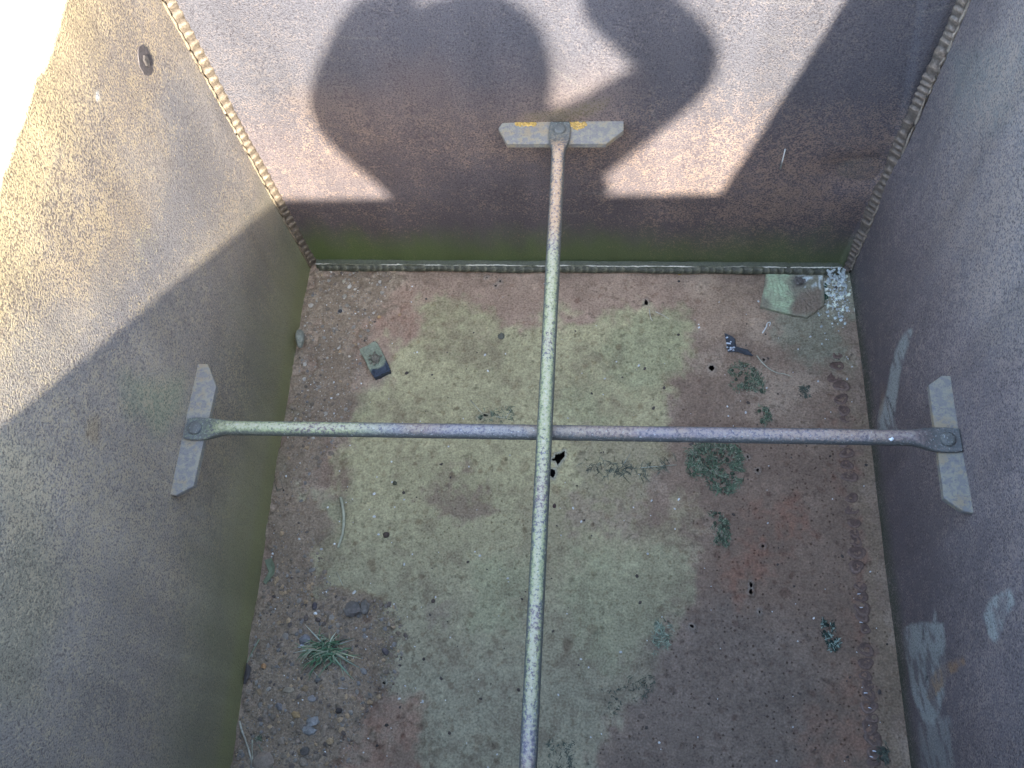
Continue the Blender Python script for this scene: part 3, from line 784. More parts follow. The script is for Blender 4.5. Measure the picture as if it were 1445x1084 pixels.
zv0 = ZB + RAD * .9
b0 = on_z(790, 173, zv0); b0[1] = yback(b0[0]) - .004
b1 = on_z(745, 1084, ZN + .01 + RAD * .9)
_k = (YN + .006 - b0[1]) / (b1[1] - b0[1]); b1 = b0 + (b1 - b0) * _k
tie_rod(b0, b1, RAD, None, .030, 'tie rod running away from the near end to the end wall, lying on top of the other rod',
        [(0, .3), (.12, .5), (.3, 1), (.65, 1), (.75, .6), (1, .3)], [(0, 0), (.04, .8), (.16, .9), (.2, .15), (.5, .2), (1, .15)], (.017, -.019))

# yellow lichen on the back anchor plate and white lichen spot on the rod end
def lump_patch(name, pts, z, col, material=M_STONE, parent=None, n=30, r=.004, seed=0, flat=.4):
    mb = MB(); rr = np.random.RandomState(seed); W = np.array([on_z(*p, z)[:2] for p in pts]); lo, hi = W.min(0), W.max(0); k = 0
    while k < n:
        p = lo + (hi - lo) * rr.rand(2)
        if sdist(p[None], W)[0] < 0: continue
        V, Fc = rock(r * (.5 + rr.rand()), r * (.5 + rr.rand()), r * flat, rr.rand() * 6, .35, False, seed * 100 + k)
        mb.add(V + [p[0], p[1], z], Fc, np.array(col) * (.75 + .5 * rr.rand())); k += 1
    return mb.build(name, material, parent)
li = lump_patch('lichen', [(724, 173), (757, 173), (755, 177), (730, 177)], ZB + .0004, (0.50, 0.33, 0.10), n=60, r=.0028, seed=61, flat=.25)
tag(li, 'thin orange-yellow lichen on the end-wall bar, on its narrow end side', 'lichen', 'lichen on the bars')
li = lump_patch('lichen', [(803, 173), (827, 173), (827, 178), (815, 183), (805, 179)], ZB + .0004, (0.52, 0.34, 0.11), n=70, r=.0028, seed=62, flat=.25)
tag(li, 'orange-yellow lichen on the end-wall bar, right beside the bolted rod end', 'lichen', 'lichen on the bars')

# ---- bolt through the left wall -----------------------------------------------------
def wall_bolt():
    c = on_left(205, 86); mb = MB(); K = 26; rr = np.random.RandomState(5)
    rad = [.023 * (1 + .14 * (rr.rand() - .5)) for _ in range(K)]
    def ring(r_, h, w_=1): return [(c[0] + h, c[1] + math.cos(2 * math.pi * k / K) * rad[k] * r_ * .95, c[2] + math.sin(2 * math.pi * k / K) * rad[k] * r_ * 1.0) for k in range(K)]
    V = ring(1, -.003) + ring(.97, .0008) + ring(.55, .0010); Fc = [(q * K + k, q * K + (k + 1) % K, (q + 1) * K + (k + 1) % K, (q + 1) * K + k) for q in range(2) for k in range(K)]
    Fc.append(tuple(2 * K + k for k in range(K)))
    mb.add(V, Fc, (.085, .072, .070)); w = mb.build('washer', M_WELD, tank, smooth=False); w['label'] = 'dark round washer bolted high on the sunlit side wall'
    mb = MB(); hexa = lambda r_, h: [(c[0] + h, c[1] + math.cos(math.pi / 3 * k + .3) * r_, c[2] + math.sin(math.pi / 3 * k + .3) * r_ * 1.3) for k in range(6)]
    V = hexa(.0075, .000) + hexa(.0075, .0035) + hexa(.005, .0042); Fc = [(q * 6 + k, q * 6 + (k + 1) % 6, (q + 1) * 6 + (k + 1) % 6, (q + 1) * 6 + k) for q in range(2) for k in range(6)]; Fc.append(tuple(12 + k for k in range(6)))
    mb.add(V, Fc, (.075, .065, .06)); mb.build('bolt', M_WELD, w, smooth=False)
wall_bolt()

# ---- bolted pads on the floor ---------------------------------------------------------
def floor_pad(name, pts, h, colfn, bolt_px, label, seed, bolt_r=.011, bolt_col=(.12, .10, .085), twist=0.0):
    rr = np.random.RandomState(seed); W = ccw([tuple(on_z(*p, h)[:2]) for p in pts]); n = len(W)
    # subdivide outline, then fill as concentric rings for per-vertex colour
    out = []
    for i in range(n):
        a = np.array(W[i]); b = np.array(W[(i + 1) % n])
        for s in np.linspace(0, 1, 9)[:-1]: out.append(a + (b - a) * s + rr.randn(2) * .0006)
    out = np.array(out); c = out.mean(0); K = len(out); V = [(*p, -.003) for p in out]
    rings = [(1, h - .0015), (.965, h)] + [(s, h) for s in np.linspace(.9, .05, 14)]
    for s, z in rings: V += [(*(c + (p - c) * s), z + (rr.randn() * .0004 if s < .96 else 0)) for p in out]
    Fc = [(q * K + k, q * K + (k + 1) % K, (q + 1) * K + (k + 1) % K, (q + 1) * K + k) for q in range(len(rings)) for k in range(K)]
    Fc.append(tuple(len(rings) * K + k for k in range(K)))
    P = np.array(V); uv = proj(P); C = colfn(uv, P)
    mb = MB(); mb.add(V, Fc, [tuple(x) for x in C]); o = mb.build(name, M_WELD, tank, smooth=False); o['label'] = label
    b = on_z(*bolt_px, h); mb = MB()
    for i in range(8):                       # crusted hexagon head
        pass
    hexa = lambda r_, z: [(b[0] + math.cos(math.pi / 3 * k + twist) * r_, b[1] + math.sin(math.pi / 3 * k + twist) * r_, z) for k in range(6)]
    ringr = lambda r_, z: [(b[0] + math.cos(math.pi / 3 * k + twist) * r_ * (1 + .08 * rr.randn()), b[1] + math.sin(math.pi / 3 * k + twist) * r_, z) for k in range(6)]
    V = hexa(bolt_r, h - .001) + ringr(bolt_r, h + .007) + ringr(bolt_r * .8, h + .0085) + ringr(bolt_r * .55, h + .006)
    Fc = [(q * 6 + k, q * 6 + (k + 1) % 6, (q + 1) * 6 + (k + 1) % 6, (q + 1) * 6 + k) for q in range(3) for k in range(6)]; Fc.append(tuple(18 + k for k in range(6)))
    mb.add(V, Fc, bolt_col)
    for i in range(14):
        a = rr.rand() * 6.28; V, Fc = rock(.003, .003, .002, 0, .4, False, seed * 50 + i)
        q_ = bolt_r * (.5 + .9 * rr.rand()); mb.add(V + [b[0] + math.cos(a) * q_, b[1] + math.sin(a) * q_, h + .003 + .004 * rr.rand()], Fc, np.array(bolt_col) * (.8 + rr.rand()))
    mb.build('bolt', M_WELD, o, smooth=False)
    return o
def pad1_col(uv, P):
    c = np.tile([.255, .285, .205], (len(P), 1)) * (.85 + .3 * fbm(P[:, 0], P[:, 1], 60, 8)[:, None])
    wet = sstep(-1.2, 1.2, sdist(uv, [(524, 521), (534, 520), (541, 516), (546, 505), (560, 525), (552, 545), (520, 545)]))
    c = lay(c, [.035, .05, .075], wet)
    side = (P[:, 2] < .012) * 1.0; c = lay(c, [.05, .06, .07], side * .8)
    return c
floor_pad('bolted_pad', [(507, 493), (528, 481), (533, 485), (545, 508), (551, 523), (528, 533), (524, 527)], .016, pad1_col, (530, 507),
          'small grey-green pad with a crusted bolt and one dark wet end', 21, .0105, (.16, .145, .11), .4)
def pad2_col(uv, P):
    s = fbm(P[:, 0], P[:, 1], 40, 18); f = fbm(P[:, 0], P[:, 1], 130, 28)
    c = np.tile([.25, .235, .17], (len(P), 1)) * (.8 + .4 * s[:, None])
    c = lay(c, [.40, .49, .31], sstep(-8, 8, sdist(uv + (s[:, None] - .5) * 40, [(1086, 378), (1118, 378), (1112, 402), (1118, 425), (1108, 438), (1080, 428)])) * (.5 + .5 * sstep(.4, .6, f)))
    c = lay(c, [.13, .115, .10], sstep(9, 3, np.hypot(uv[:, 0] - 1128, uv[:, 1] - 398) * .6 + 6 * (s - .5)) * .8)
    c = lay(c, [.20, .135, .10], sstep(-5, 5, sdist(uv, [(1130, 412), (1160, 405), (1160, 440), (1120, 444), (1115, 435)])) * .7)
    c = lay(c, [.62, .68, .66], sstep(.56, .62, f) * sstep(-8, 4, sdist(uv, [(1132, 380), (1165, 380), (1165, 410), (1135, 405)])))
    return c
floor_pad('bolted_pad', [(1084, 373), (1163, 374), (1164, 430), (1140, 447), (1118, 444), (1073, 432)], .009, pad2_col, (1128, 398),
          'larger square pad with pale green lichen in the shaded back corner', 22, .0085, (.12, .11, .10), .1)

# ------------------------------------------------------------------ loose things on the floor
def stone(px, py, sx, sy, sz, col, label, group=None, rot=0.0, seed=0, name='stone', z=None, hi=True, var=.25, rough=.22):
    V, Fc = rock(sx, sy, sz, rot, rough, hi, seed); rr = np.random.RandomState(seed + 7)
    base = soil_z(px, py) if z is None else z
    p = on_z(px, py, base + sz * .45)
    mb = MB(); C = np.array(col)[None] * (1 + var * (fbm(V[:, 0] * 200, V[:, 1] * 200 + V[:, 2] * 130, 1, seed)[:, None] * 2 - 1))
    mb.add(V, Fc, [tuple(x) for x in np.clip(C, .01, .95)])
    o = mb.build(name, M_STONE, smooth=False); o.location = p
    tag(o, label, 'pebble' if max(sx, sy) < .012 else 'stone', group); return o
mm = .001
p = on_z(420, 478, .015)
_p = on_plane(422, 478, PL + np.array([.013, 0, 0]), NL)
stone(421, 478, 12 * mm, 21 * mm, 14 * mm, (.26, .27, .22), 'upright grey-green stone wedged against the foot of the sunlit side wall', rot=.1, seed=31, rough=.35).location = _p
stone(372, 1074, 22 * mm, 17 * mm, 7 * mm, (.25, .20, .155), 'flat tan stone at the near end beside the dry stems', rot=.2, seed=32)
stone(440, 1019, 15 * mm, 9 * mm, 8 * mm, (.30, .295, .28), 'pale grey stone, upper one of a touching pair in the dirt', rot=.5, seed=33, rough=.4)
stone(437, 1031, 13 * mm, 9 * mm, 8 * mm, (.275, .27, .255), 'pale grey stone, lower one of a touching pair in the dirt', rot=-.1, seed=34, rough=.4)
stone(498, 861, 17 * mm, 17 * mm, 9 * mm, (.155, .14, .125), 'cracked brown mud clod behind the grass tuft, larger half', rot=.3, seed=35, name='mud_clod', rough=.4)
stone(514, 857, 10 * mm, 16 * mm, 9 * mm, (.17, .155, .135), 'cracked brown mud clod behind the grass tuft, smaller half', rot=.1, seed=36, name='mud_clod', rough=.4)
stone(545, 755, 7 * mm, 6.5 * mm, 4.5 * mm, (.10, .075, .06), 'round dark brown pebble alone on the silt, level with the twig', seed=37, name='pebble')
stone(478, 1003, 6.5 * mm, 6 * mm, 5 * mm, (.075, .065, .06), 'round blackish pebble on the dirt nearest the red rust patch', seed=38, name='pebble')
stone(544, 920, 9 * mm, 6 * mm, 5 * mm, (.12, .105, .105), 'oval dark grey pebble to the right of the grass tuft', rot=-.7, seed=39, name='pebble')
stone(444, 855, 5 * mm, 8 * mm, 5 * mm, (.09, .08, .085), 'narrow dark pebble above the grass tuft', seed=40, name='pebble')
stone(413, 891, 10 * mm, 7 * mm, 4 * mm, (.30, .235, .17), 'light tan pebble to the left of the grass tuft', rot=.3, seed=41, name='pebble')
stone(430, 903, 11 * mm, 10 * mm, 8 * mm, (.20, .20, .205), 'bluish grey stone touching the grass tuft', rot=.4, seed=42)
stone(407, 974, 12 * mm, 5.5 * mm, 4 * mm, (.30, .25, .18), 'long tan stone lying below the grass tuft', rot=0, seed=43)
stone(440, 986, 8 * mm, 6.5 * mm, 4 * mm, (.28, .265, .25), 'smooth pale oval pebble below the grass tuft', seed=44, name='pebble')
stone(372, 940, 5 * mm, 6 * mm, 4 * mm, (.42, .24, .12), 'small orange pebble close to the sunlit side wall', seed=45, name='pebble')
stone(418, 1009, 10 * mm, 7 * mm, 5 * mm, (.33, .23, .12), 'ochre stone just above the pale grey pair', rot=-.5, seed=46)
stone(458, 1030, 8 * mm, 12 * mm, 4 * mm, (.26, .205, .15), 'flat brown stone just right of the pale grey pair', seed=47)
stone(466, 1046, 8 * mm, 7 * mm, 5 * mm, (.40, .29, .17), 'angular yellow-brown pebble below the pale grey pair', rot=.6, seed=48, name='pebble', hi=False)
stone(394, 997, 9 * mm, 6 * mm, 4 * mm, (.19, .18, .175), 'small flat grey stone left of the ochre one', rot=-.7, seed=49)
stone(427, 1076, 9 * mm, 9 * mm, 4 * mm, (.27, .22, .165), 'flat light brown stone at the bottom of the picture, among the dirt', rot=.7, seed=50)
stone(430, 1060, 10 * mm, 8 * mm, 6 * mm, (.13, .115, .10), 'dark dirt-coloured stone at the bottom, above the flat light brown one', rot=.2, seed=51)
stone(440, 805, 8 * mm, 5 * mm, 4 * mm, (.25, .23, .20), 'pale pebble on the dirt just left of the lower straw', rot=.3, seed=52, name='pebble')
stone(485, 397, 5 * mm, 5 * mm, 3 * mm, (.36, .32, .24), 'pale tan pebble in the corner gravel, upper of the two biggest', seed=53, name='pebble')
stone(486, 418, 6 * mm, 5 * mm, 4 * mm, (.34, .31, .25), 'pale tan pebble in the corner gravel, lower of the two biggest', seed=54, name='pebble')
stone(480, 439, 5 * mm, 5 * mm, 4 * mm, (.075, .075, .08), 'blackish pebble in the corner gravel', seed=55, name='pebble')
stone(535, 447, 4.5 * mm, 4 * mm, 3 * mm, (.50, .33, .17), 'orange pebble on pink soil behind the small pad, left one', seed=56, name='pebble')
stone(564, 444, 4 * mm, 4 * mm, 3 * mm, (.44, .30, .18), 'orange pebble on pink soil behind the small pad, right one', seed=57, name='pebble')
stone(707, 474, 7 * mm, 8 * mm, 4 * mm, (.12, .12, .095), 'dark crumb of earth on the silt near the far rod end', seed=58, name='pebble', rough=.5)
stone(958, 386, 5 * mm, 4 * mm, 2.5 * mm, (.52, .34, .10), 'small yellow pebble near the end wall', seed=59, name='pebble', z=.001)
stone(958, 397, 4 * mm, 3 * mm, 2 * mm, (.03, .03, .035), 'tiny black chip below the yellow pebble', seed=60, name='pebble', z=.001, hi=False)
stone(557, 682, 5 * mm, 5 * mm, 4 * mm, (.09, .09, .06), 'small mossy dark pebble on the silt below the cross rod', seed=61, name='pebble')
stone(611, 848, 4 * mm, 4.5 * mm, 3 * mm, (.13, .10, .085), 'small brown pebble alone in the middle of the silt', seed=62, name='pebble')
stone(782, 714, 4 * mm, 5 * mm, 3 * mm, (.09, .06, .055), 'small dark pebble just right of the long rod', seed=63, name='pebble')
stone(528, 697, 4 * mm, 3.5 * mm, 2.5 * mm, (.7, .7, .68), 'white chip on the silt, upper of a vertical pair', seed=64, name='pebble', hi=False)
stone(528, 729, 4.5 * mm, 3 * mm, 2.5 * mm, (.7, .7, .68), 'white chip on the silt, lower of a vertical pair', seed=65, name='pebble', hi=False)
stone(500, 836, 6 * mm, 3 * mm, 2 * mm, (.66, .66, .62), 'long white chip above the mud clod', rot=.7, seed=66, name='pebble', hi=False)
stone(445, 866, 4.5 * mm, 4 * mm, 3 * mm, (.72, .74, .72), 'bright white chip above the grass tuft', seed=67, name='pebble', hi=False)
stone(425, 912, 6.5 * mm, 3 * mm, 2.5 * mm, (.62, .62, .78), 'bluish white shell chip against the grass tuft', rot=.3, seed=68, name='pebble')

def gravel():
    mb = MB(); rr = np.random.RandomState(77); k = 0; seed = 1000
    pal = [(.21, .165, .125), (.23, .185, .14), (.19, .155, .12), (.215, .175, .135), (.24, .215, .18), (.13, .105, .088), (.32, .23, .14), (.19, .18, .165)]
    while k < 4600:
        px = rr.uniform(320, 600); py = 376 + (1130 - 376) * rr.rand() ** .9
        dn = 1.0 if (py < 640 or py > 800) else .5
        if rr.rand() > dn or not inside((px, py), GRAVEL_ZONE): continue
        w = on_z(px, py, .006)
        if w[0] < XL + .006 or w[1] > yback(w[0]) - .02: continue
        r = .0013 + .0050 * rr.rand() ** 7 * (1.0 if py > 800 else .85); w[2] = zat(w[0], w[1])
        V, Fc = rock(r * (.8 + .6 * rr.rand()), r * (.8 + .4 * rr.rand()), r * .7, rr.rand() * 6, .5, False, seed); seed += 1
        c = np.array(pal[rr.randint(len(pal))])
        if py < 620 and rr.rand() < .35: c = np.array([.36, .33, .28]) * (.7 + .6 * rr.rand())
        mb.add(V + w + [0, 0, r * .12], Fc, c * (.85 + .55 * rr.rand())); k += 1
    o = mb.build('gravel', M_STONE, smooth=False)
    tag(o, 'fine brown gravel and crumbs of earth along the sunlit side of the floor', 'gravel', None, 'stuff')
    mb = MB(); k = 0
    while k < 430:                            # white grit and dark crumbs all over
        px, py = rr.uniform(330, 1280), rr.uniform(378, 1120); w = on_z(px, py, .002)
        if not (XL + .01 < w[0] < XR - .01 and w[1] < yback(w[0]) - .02): continue
        left = px < 600; white = rr.rand() < (.7 if left else .45)
        corner = px > 1050 and py < 640
        if not (left or corner) and rr.rand() < .5: continue
        r = (.0009 + .0017 * rr.rand() ** 2) if white else (.0012 + .0026 * rr.rand() ** 2)
        V, Fc = rock(r * (1 + .6 * rr.rand()), r, r * .6, rr.rand() * 6, .35, False, seed); seed += 1
        c = np.array([.66, .67, .66]) if white else np.array([.085, .07, .062])
        zb = zat(w[0], w[1])
        mb.add(V + [w[0], w[1], zb + r * .2], Fc, c * (.7 + .5 * rr.rand())); k += 1
    for _ in range(210):                      # lichen crumbs of the white corner
        px, py = 1180 + rr.randn() * 14, 392 + abs(rr.randn()) * 32; w = on_z(px, py, .002)
        if not (w[0] < XR - .006 and w[1] < yback(w[0]) - .016) or px < 1150: continue
        r = .0011 + .0028 * rr.rand() ** 2; V, Fc = rock(r * 1.2, r, r * .7, rr.rand() * 6, .4, False, seed); seed += 1
        mb.add(V + [w[0], w[1], zat(w[0], w[1]) + .0005], Fc, np.array([.50, .55, .54]) * (.7 + .5 * rr.rand()))
    o = mb.build('grit', M_STONE, smooth=False)
    tag(o, 'white grit and dark crumbs scattered over the floor, thickest in the whitened corner', 'grit', None, 'stuff')
gravel()
def corner_lichen():
    mb = MB(); rr = np.random.RandomState(9)
    for i in range(75):
        u = rr.rand(); c = np.array([XR - .014 - .035 * rr.rand() ** 1.5, yback(XR) - .012 - .03 * rr.rand() ** 1.4, .004 + .022 * rr.rand() ** 2])
        r = .0016 + .0030 * rr.rand(); V, Fc = rock(r, r, r * .8, rr.rand() * 6, .4, False, 4000 + i)
        mb.add(V + c, Fc, np.array([.56, .61, .60]) * (.75 + .4 * rr.rand()))
    tag(mb.build('lichen', M_STONE, smooth=False), 'chalky blue-white lichen crust in the back corner by the shaded wall', 'lichen')
corner_lichen()

# stems, straws and twigs
def stem(name, pts, r, col, label, cat, zs=None, group=None, h=.004, taper=.5, parent=None, nseg=5):
    P = []
    for i, p_ in enumerate(pts):
        z = (zs[i] if zs else soil_z(*p_) + r + .0008)
        P.append(on_z(*p_, z))
    P = np.array(P); t = np.linspace(0, 1, len(P)); tt = np.linspace(0, 1, nseg * (len(P) - 1) + 1)
    if len(P) > 2:                             # smooth through the points (Catmull-Rom)
        Q = []
        for i in range(len(P) - 1):
            a, b, c, d = P[max(i - 1, 0)], P[i], P[i + 1], P[min(i + 2, len(P) - 1)]
            for s in np.linspace(0, 1, nseg + 1)[:-1]:
                Q.append(.5 * ((2 * b) + (c - a) * s + (2 * a - 5 * b + 4 * c - d) * s * s + (3 * b - a - 3 * c + d) * s ** 3))
        Q.append(P[-1]); P = np.array(Q)
    o0 = P.mean(0); V, Fc = tube(P - o0, [r * (1 - taper * i / (len(P) - 1)) for i in range(len(P))], 6)
    mb = MB(); rr = np.random.RandomState(len(label)); C = []
    for i in range(len(P)): C += [tuple(np.array(col) * (.8 + .4 * rr.rand()))] * 6
    mb.add(V, Fc, C); o = mb.build(name, M_PLANT); o.location = o0
    return tag(o, label, cat, group)
stem('twig', [(481, 702), (485, 725), (484, 750), (477, 773)], .0038, (.40, .40, .29), 'pale curved twig lying across the edge of the silt', 'twig', taper=.35)
stem('straw', [(475, 807), (484, 827)], .0014, (.42, .40, .30), 'short pale straw below the curved twig', 'straw')
stem('straw', [(431, 927), (441, 937)], .0014, (.50, .44, .33), 'short tan straw touching the lower left of the grass tuft', 'straw')
stem('straw', [(440, 945), (447, 953)], .0012, (.48, .44, .36), 'tiny tan straw just under the grass tuft', 'straw')
stem('straw', [(477, 971), (490, 972)], .0011, (.46, .45, .44), 'thin level straw on the dirt below the grass tuft', 'straw')
stem('straw', [(664, 565), (680, 583)], .0011, (.52, .50, .38), 'long thin straw beside the small torn hole above the cross rod', 'straw')
stem('straw', [(699, 588), (713, 590)], .0010, (.46, .45, .34), 'short level straw right of the small torn hole', 'straw')
stem('straw', [(714, 590), (721, 578)], .0011, (.50, .47, .36), 'short slanting straw right of the small torn hole', 'straw')
stem('straw', [(1068, 502), (1075, 511), (1085, 520), (1096, 526), (1108, 528), (1118, 532)], .0013, (.42, .42, .33), 'long curved dry stem behind the moss near the shaded wall', 'straw')
stem('straw', [(916, 436), (918, 448), (921, 453)], .0011, (.48, .46, .38), 'short upright straw below a pinhole near the end wall', 'straw')
stem('straw', [(925, 440), (936, 445), (944, 450)], .0010, (.44, .43, .36), 'faint curved straw near the end wall', 'straw')
stem('straw', [(905, 660), (930, 658), (955, 656)], .0012, (.40, .42, .33), 'pale level straw in the dark weed below the cross rod', 'straw')
stem('straw', [(880, 655), (889, 641)], .0010, (.40, .41, .33), 'short slanting straw in the dark weed below the cross rod', 'straw')
stem('dry_stem', [(338, 1018), (341, 1030), (346, 1043), (352, 1062), (357, 1084), (360, 1110)], .0022, (.38, .36, .29), 'kinked pale dry stem at the near end, nearest the sunlit wall', 'stem', taper=.3)
stem('dry_stem', [(356, 1044), (356, 1064), (358, 1090)], .0016, (.34, .33, .25), 'straight dry stem at the near end beside the kinked one', 'stem')
stem('dry_stem', [(362, 1045), (372, 1064), (386, 1086)], .0013, (.20, .22, .16), 'thin greenish stem slanting across the flat tan stone', 'stem', h=.01)
stem('straw', [(366, 902), (357, 918), (348, 936)], .0012, (.24, .30, .20), 'single pale greenish straw lying against the foot of the sunlit wall', 'straw')
stem('feather', [(1076, 470), (1081, 462), (1083, 456), (1087, 455), (1086, 460)], .0016, (.70, .72, .70), 'tiny white feather shaft curled on the floor in front of the lichened pad', 'feather', taper=.6)

# pale straw stuck on the end wall
def wall_straw():
    a = on_back(1108, 209) + NB * .003; b = on_back(1101, 236) + NB * .003; m_ = (a + b) / 2
    V, Fc = tube([a - m_, (a * .5 + b * .5) - m_ + NB * .001, b - m_], [.0016, .0014, .0021], 6); mb = MB(); mb.add(V, Fc, (.72, .73, .70))
    o = mb.build('straw', M_PLANT); o.location = m_; tag(o, 'white straw stuck to the shaded part of the end wall', 'straw')
wall_straw()
# white dropping on the rod
def dropping():
    t_ = (np.array(a1) - np.array(a0)); s = (on_z(1254, 625, (zh0 + zh1) / 2)[0] - a0[0]) / t_[0]; c = a0 + t_ * s + [0, -.004, RAD * .86]
    mb = MB(); rr = np.random.RandomState(3)
    for i in range(9):
        V, Fc = rock(.0032 * (.6 + .6 * rr.rand()), .003, .0016, 0, .4, False, 600 + i); mb.add(V + np.append(rr.randn(2) * .0022, -.0006 + .0003 * rr.randn()), Fc, (.75, .79, .82))
    o = mb.build('bird_dropping', M_STONE); o.location = c; tag(o, 'white bird dropping on the cross rod near the shaded wall', 'dropping')
dropping()

# leaf and bark by the left wall
def leaf(pts, z, col, label, name='leaf', curl=.006):
    W = ccw([tuple(on_z(*p, z)[:2]) for p in pts]); n = len(W); c = np.mean(W, 0); rr = np.random.RandomState(n)
    V = [(*(np.array(p) - c), curl * rr.rand()) for p in W] + [(*(np.array(p) - c) * .5, curl * .3) for p in W] + [(0, 0, curl * .35)]
    V2 = [(v[0], v[1], v[2] - .0012) for v in V]; K = len(V)
    Fc = [(k, (k + 1) % n, n + (k + 1) % n, n + k) for k in range(n)] + [(n + k, n + (k + 1) % n, 2 * n) for k in range(n)]
    Fb = [tuple(K + i for i in reversed(f)) for f in Fc]; Fs = [((k + 1) % n, k, K + k, K + (k + 1) % n) for k in range(n)]
    mb = MB(); mb.add(V + V2, Fc + Fb + Fs, [tuple(np.array(col) * (.75 + .5 * rr.rand())) for _ in V + V2])
    o = mb.build(name, M_PLANT, smooth=False); o.location = (c[0], c[1], z); return tag(o, label, 'bark' if name == 'bark_piece' else 'leaf')
leaf([(374, 791), (384, 788), (389, 800), (388, 810), (376, 825), (372, 822), (379, 808)], .008, (.17, .20, .13), 'dull green torn leaf lying at the foot of the sunlit wall')
leaf([(349, 936), (355, 942), (352, 955), (349, 966), (344, 966), (347, 952)], .010, (.075, .065, .06), 'dark piece of bark standing along the foot of the sunlit wall', 'bark_piece', .008)
leaf([(388, 680), (398, 678), (400, 690), (392, 695)], .008, (.13, .12, .09), 'brown curled leaf scrap at the foot of the sunlit wall below the cross rod', 'leaf', .007)

def torn_hole_sheet():  # dark sheet added in place of a torn hole in the floor
    pts = [(1022, 471), (1033, 476), (1037, 480), (1036, 488), (1042, 493), (1055, 494), (1063, 503), (1052, 502), (1040, 497), (1027, 497), (1025, 485)]
    o = leaf(pts, soil_z(1040, 490) + .002, (.05, .056, .066), 'dark blue-grey sheet in place of a torn hole, spotted with white, by the moss near the shaded wall', 'torn_hole_sheet', .005)
    o['category'] = 'hole'; rr = np.random.RandomState(2); mb = MB(); b = np.array(o.location)
    for i in range(16):
        px, py, sp_ = ((1033, 494, 3.5), (1030, 485, 1.6), (1025, 477, .8))[0 if i < 10 else 1 if i < 14 else 2]
        w_ = on_z(px + rr.randn() * sp_, py + rr.randn() * sp_ * .6, b[2]); V, Fc = rock(.0026, .0024, .0012, 0, .4, False, 900 + i); mb.add(V + w_ - b + [0, 0, .0025], Fc, np.array([.62, .68, .76]) * (.8 + .3 * rr.rand()))
    mb.build('white_spot', M_STONE, o)
torn_hole_sheet()
# grass and moss
def blade(mb, p, direction, length, width, col, lift, droop, seg=6, rr=None):
    d = np.array([math.cos(direction), math.sin(direction), 0]); sd = np.array([-d[1], d[0], 0]); V = []
    for i in range(seg + 1):
        s = i / seg; pos = np.array(p) + d * length * s + np.array([0, 0, max(.001, lift * math.sin(min(1, s * 1.1) * math.pi * .62) * (1 - droop * s * s))])
        pos = pos + sd * .10 * length * s * s * (rr.rand() * .2 + .4 if rr is not None else .5)
        w = width * (1 - s ** 2.2) + .0002
        V += [pos + sd * w, pos + np.array([0, 0, w * .5]), pos - sd * w]
    Fc = []
    for i in range(seg): Fc += [(i * 3, i * 3 + 3, i * 3 + 4, i * 3 + 1), (i * 3 + 1, i * 3 + 4, i * 3 + 5, i * 3 + 2)]
    C = []
    for i in range(seg + 1): C += [tuple(np.array(col) * (.65 + .5 * i / seg))] * 3
    mb.add(V, Fc, C)
def grass_tuft():
    c = on_z(463, 916, .007); mb = MB(); rr = np.random.RandomState(12)
    for i in range(150):
        u_ = rr.rand()                         # lopsided: a fan to the left and below, a few to the right, sparse behind
        a = rr.normal(3.45, .38) if u_ < .42 else rr.normal(4.55, .45) if u_ < .68 else rr.normal(.05, .45) if u_ < .88 else rr.uniform(.6, 2.6)
        ln = (.046 if u_ < .42 else .034 if u_ < .68 else .040 if u_ < .88 else .026) * (.25 + .95 * rr.rand()); off = np.append(rr.randn(2) * [.016, .010], 0)
        g = rr.rand(); col = (.10, .19, .10) if g < .40 else (.16, .25, .15) if g < .65 else (.33, .36, .24) if g < .83 else (.36, .30, .19) if g < .9 else (.06, .09, .06)
        blade(mb, c + off, a, ln, .0007 + .0006 * rr.rand(), col, .006 + .018 * rr.rand(), .6 + .4 * rr.rand(), rr=rr)
    for (ex, ey, col) in ((510, 930, (.40, .42, .26)), (500, 960, (.22, .33, .22)), (492, 950, (.24, .33, .22)), (500, 903, (.28, .30, .26)), (431, 882, (.42, .46, .38)),
                          (475, 892, (.5, .56, .42)), (414, 922, (.40, .42, .34)), (512, 945, (.2, .27, .2)), (498, 934, (.42, .38, .24))):
        e = on_z(ex, ey, .007); d = e - c; blade(mb, c, math.atan2(d[1], d[0]) - .05, np.hypot(d[0], d[1]), .0013, col, .016, .85, 8)
    o = mb.build('grass_tuft', M_PLANT, smooth=True, origin=tuple(c)); tag(o, 'green grass tuft growing out of the dirt on the floor', 'grass')
grass_tuft()
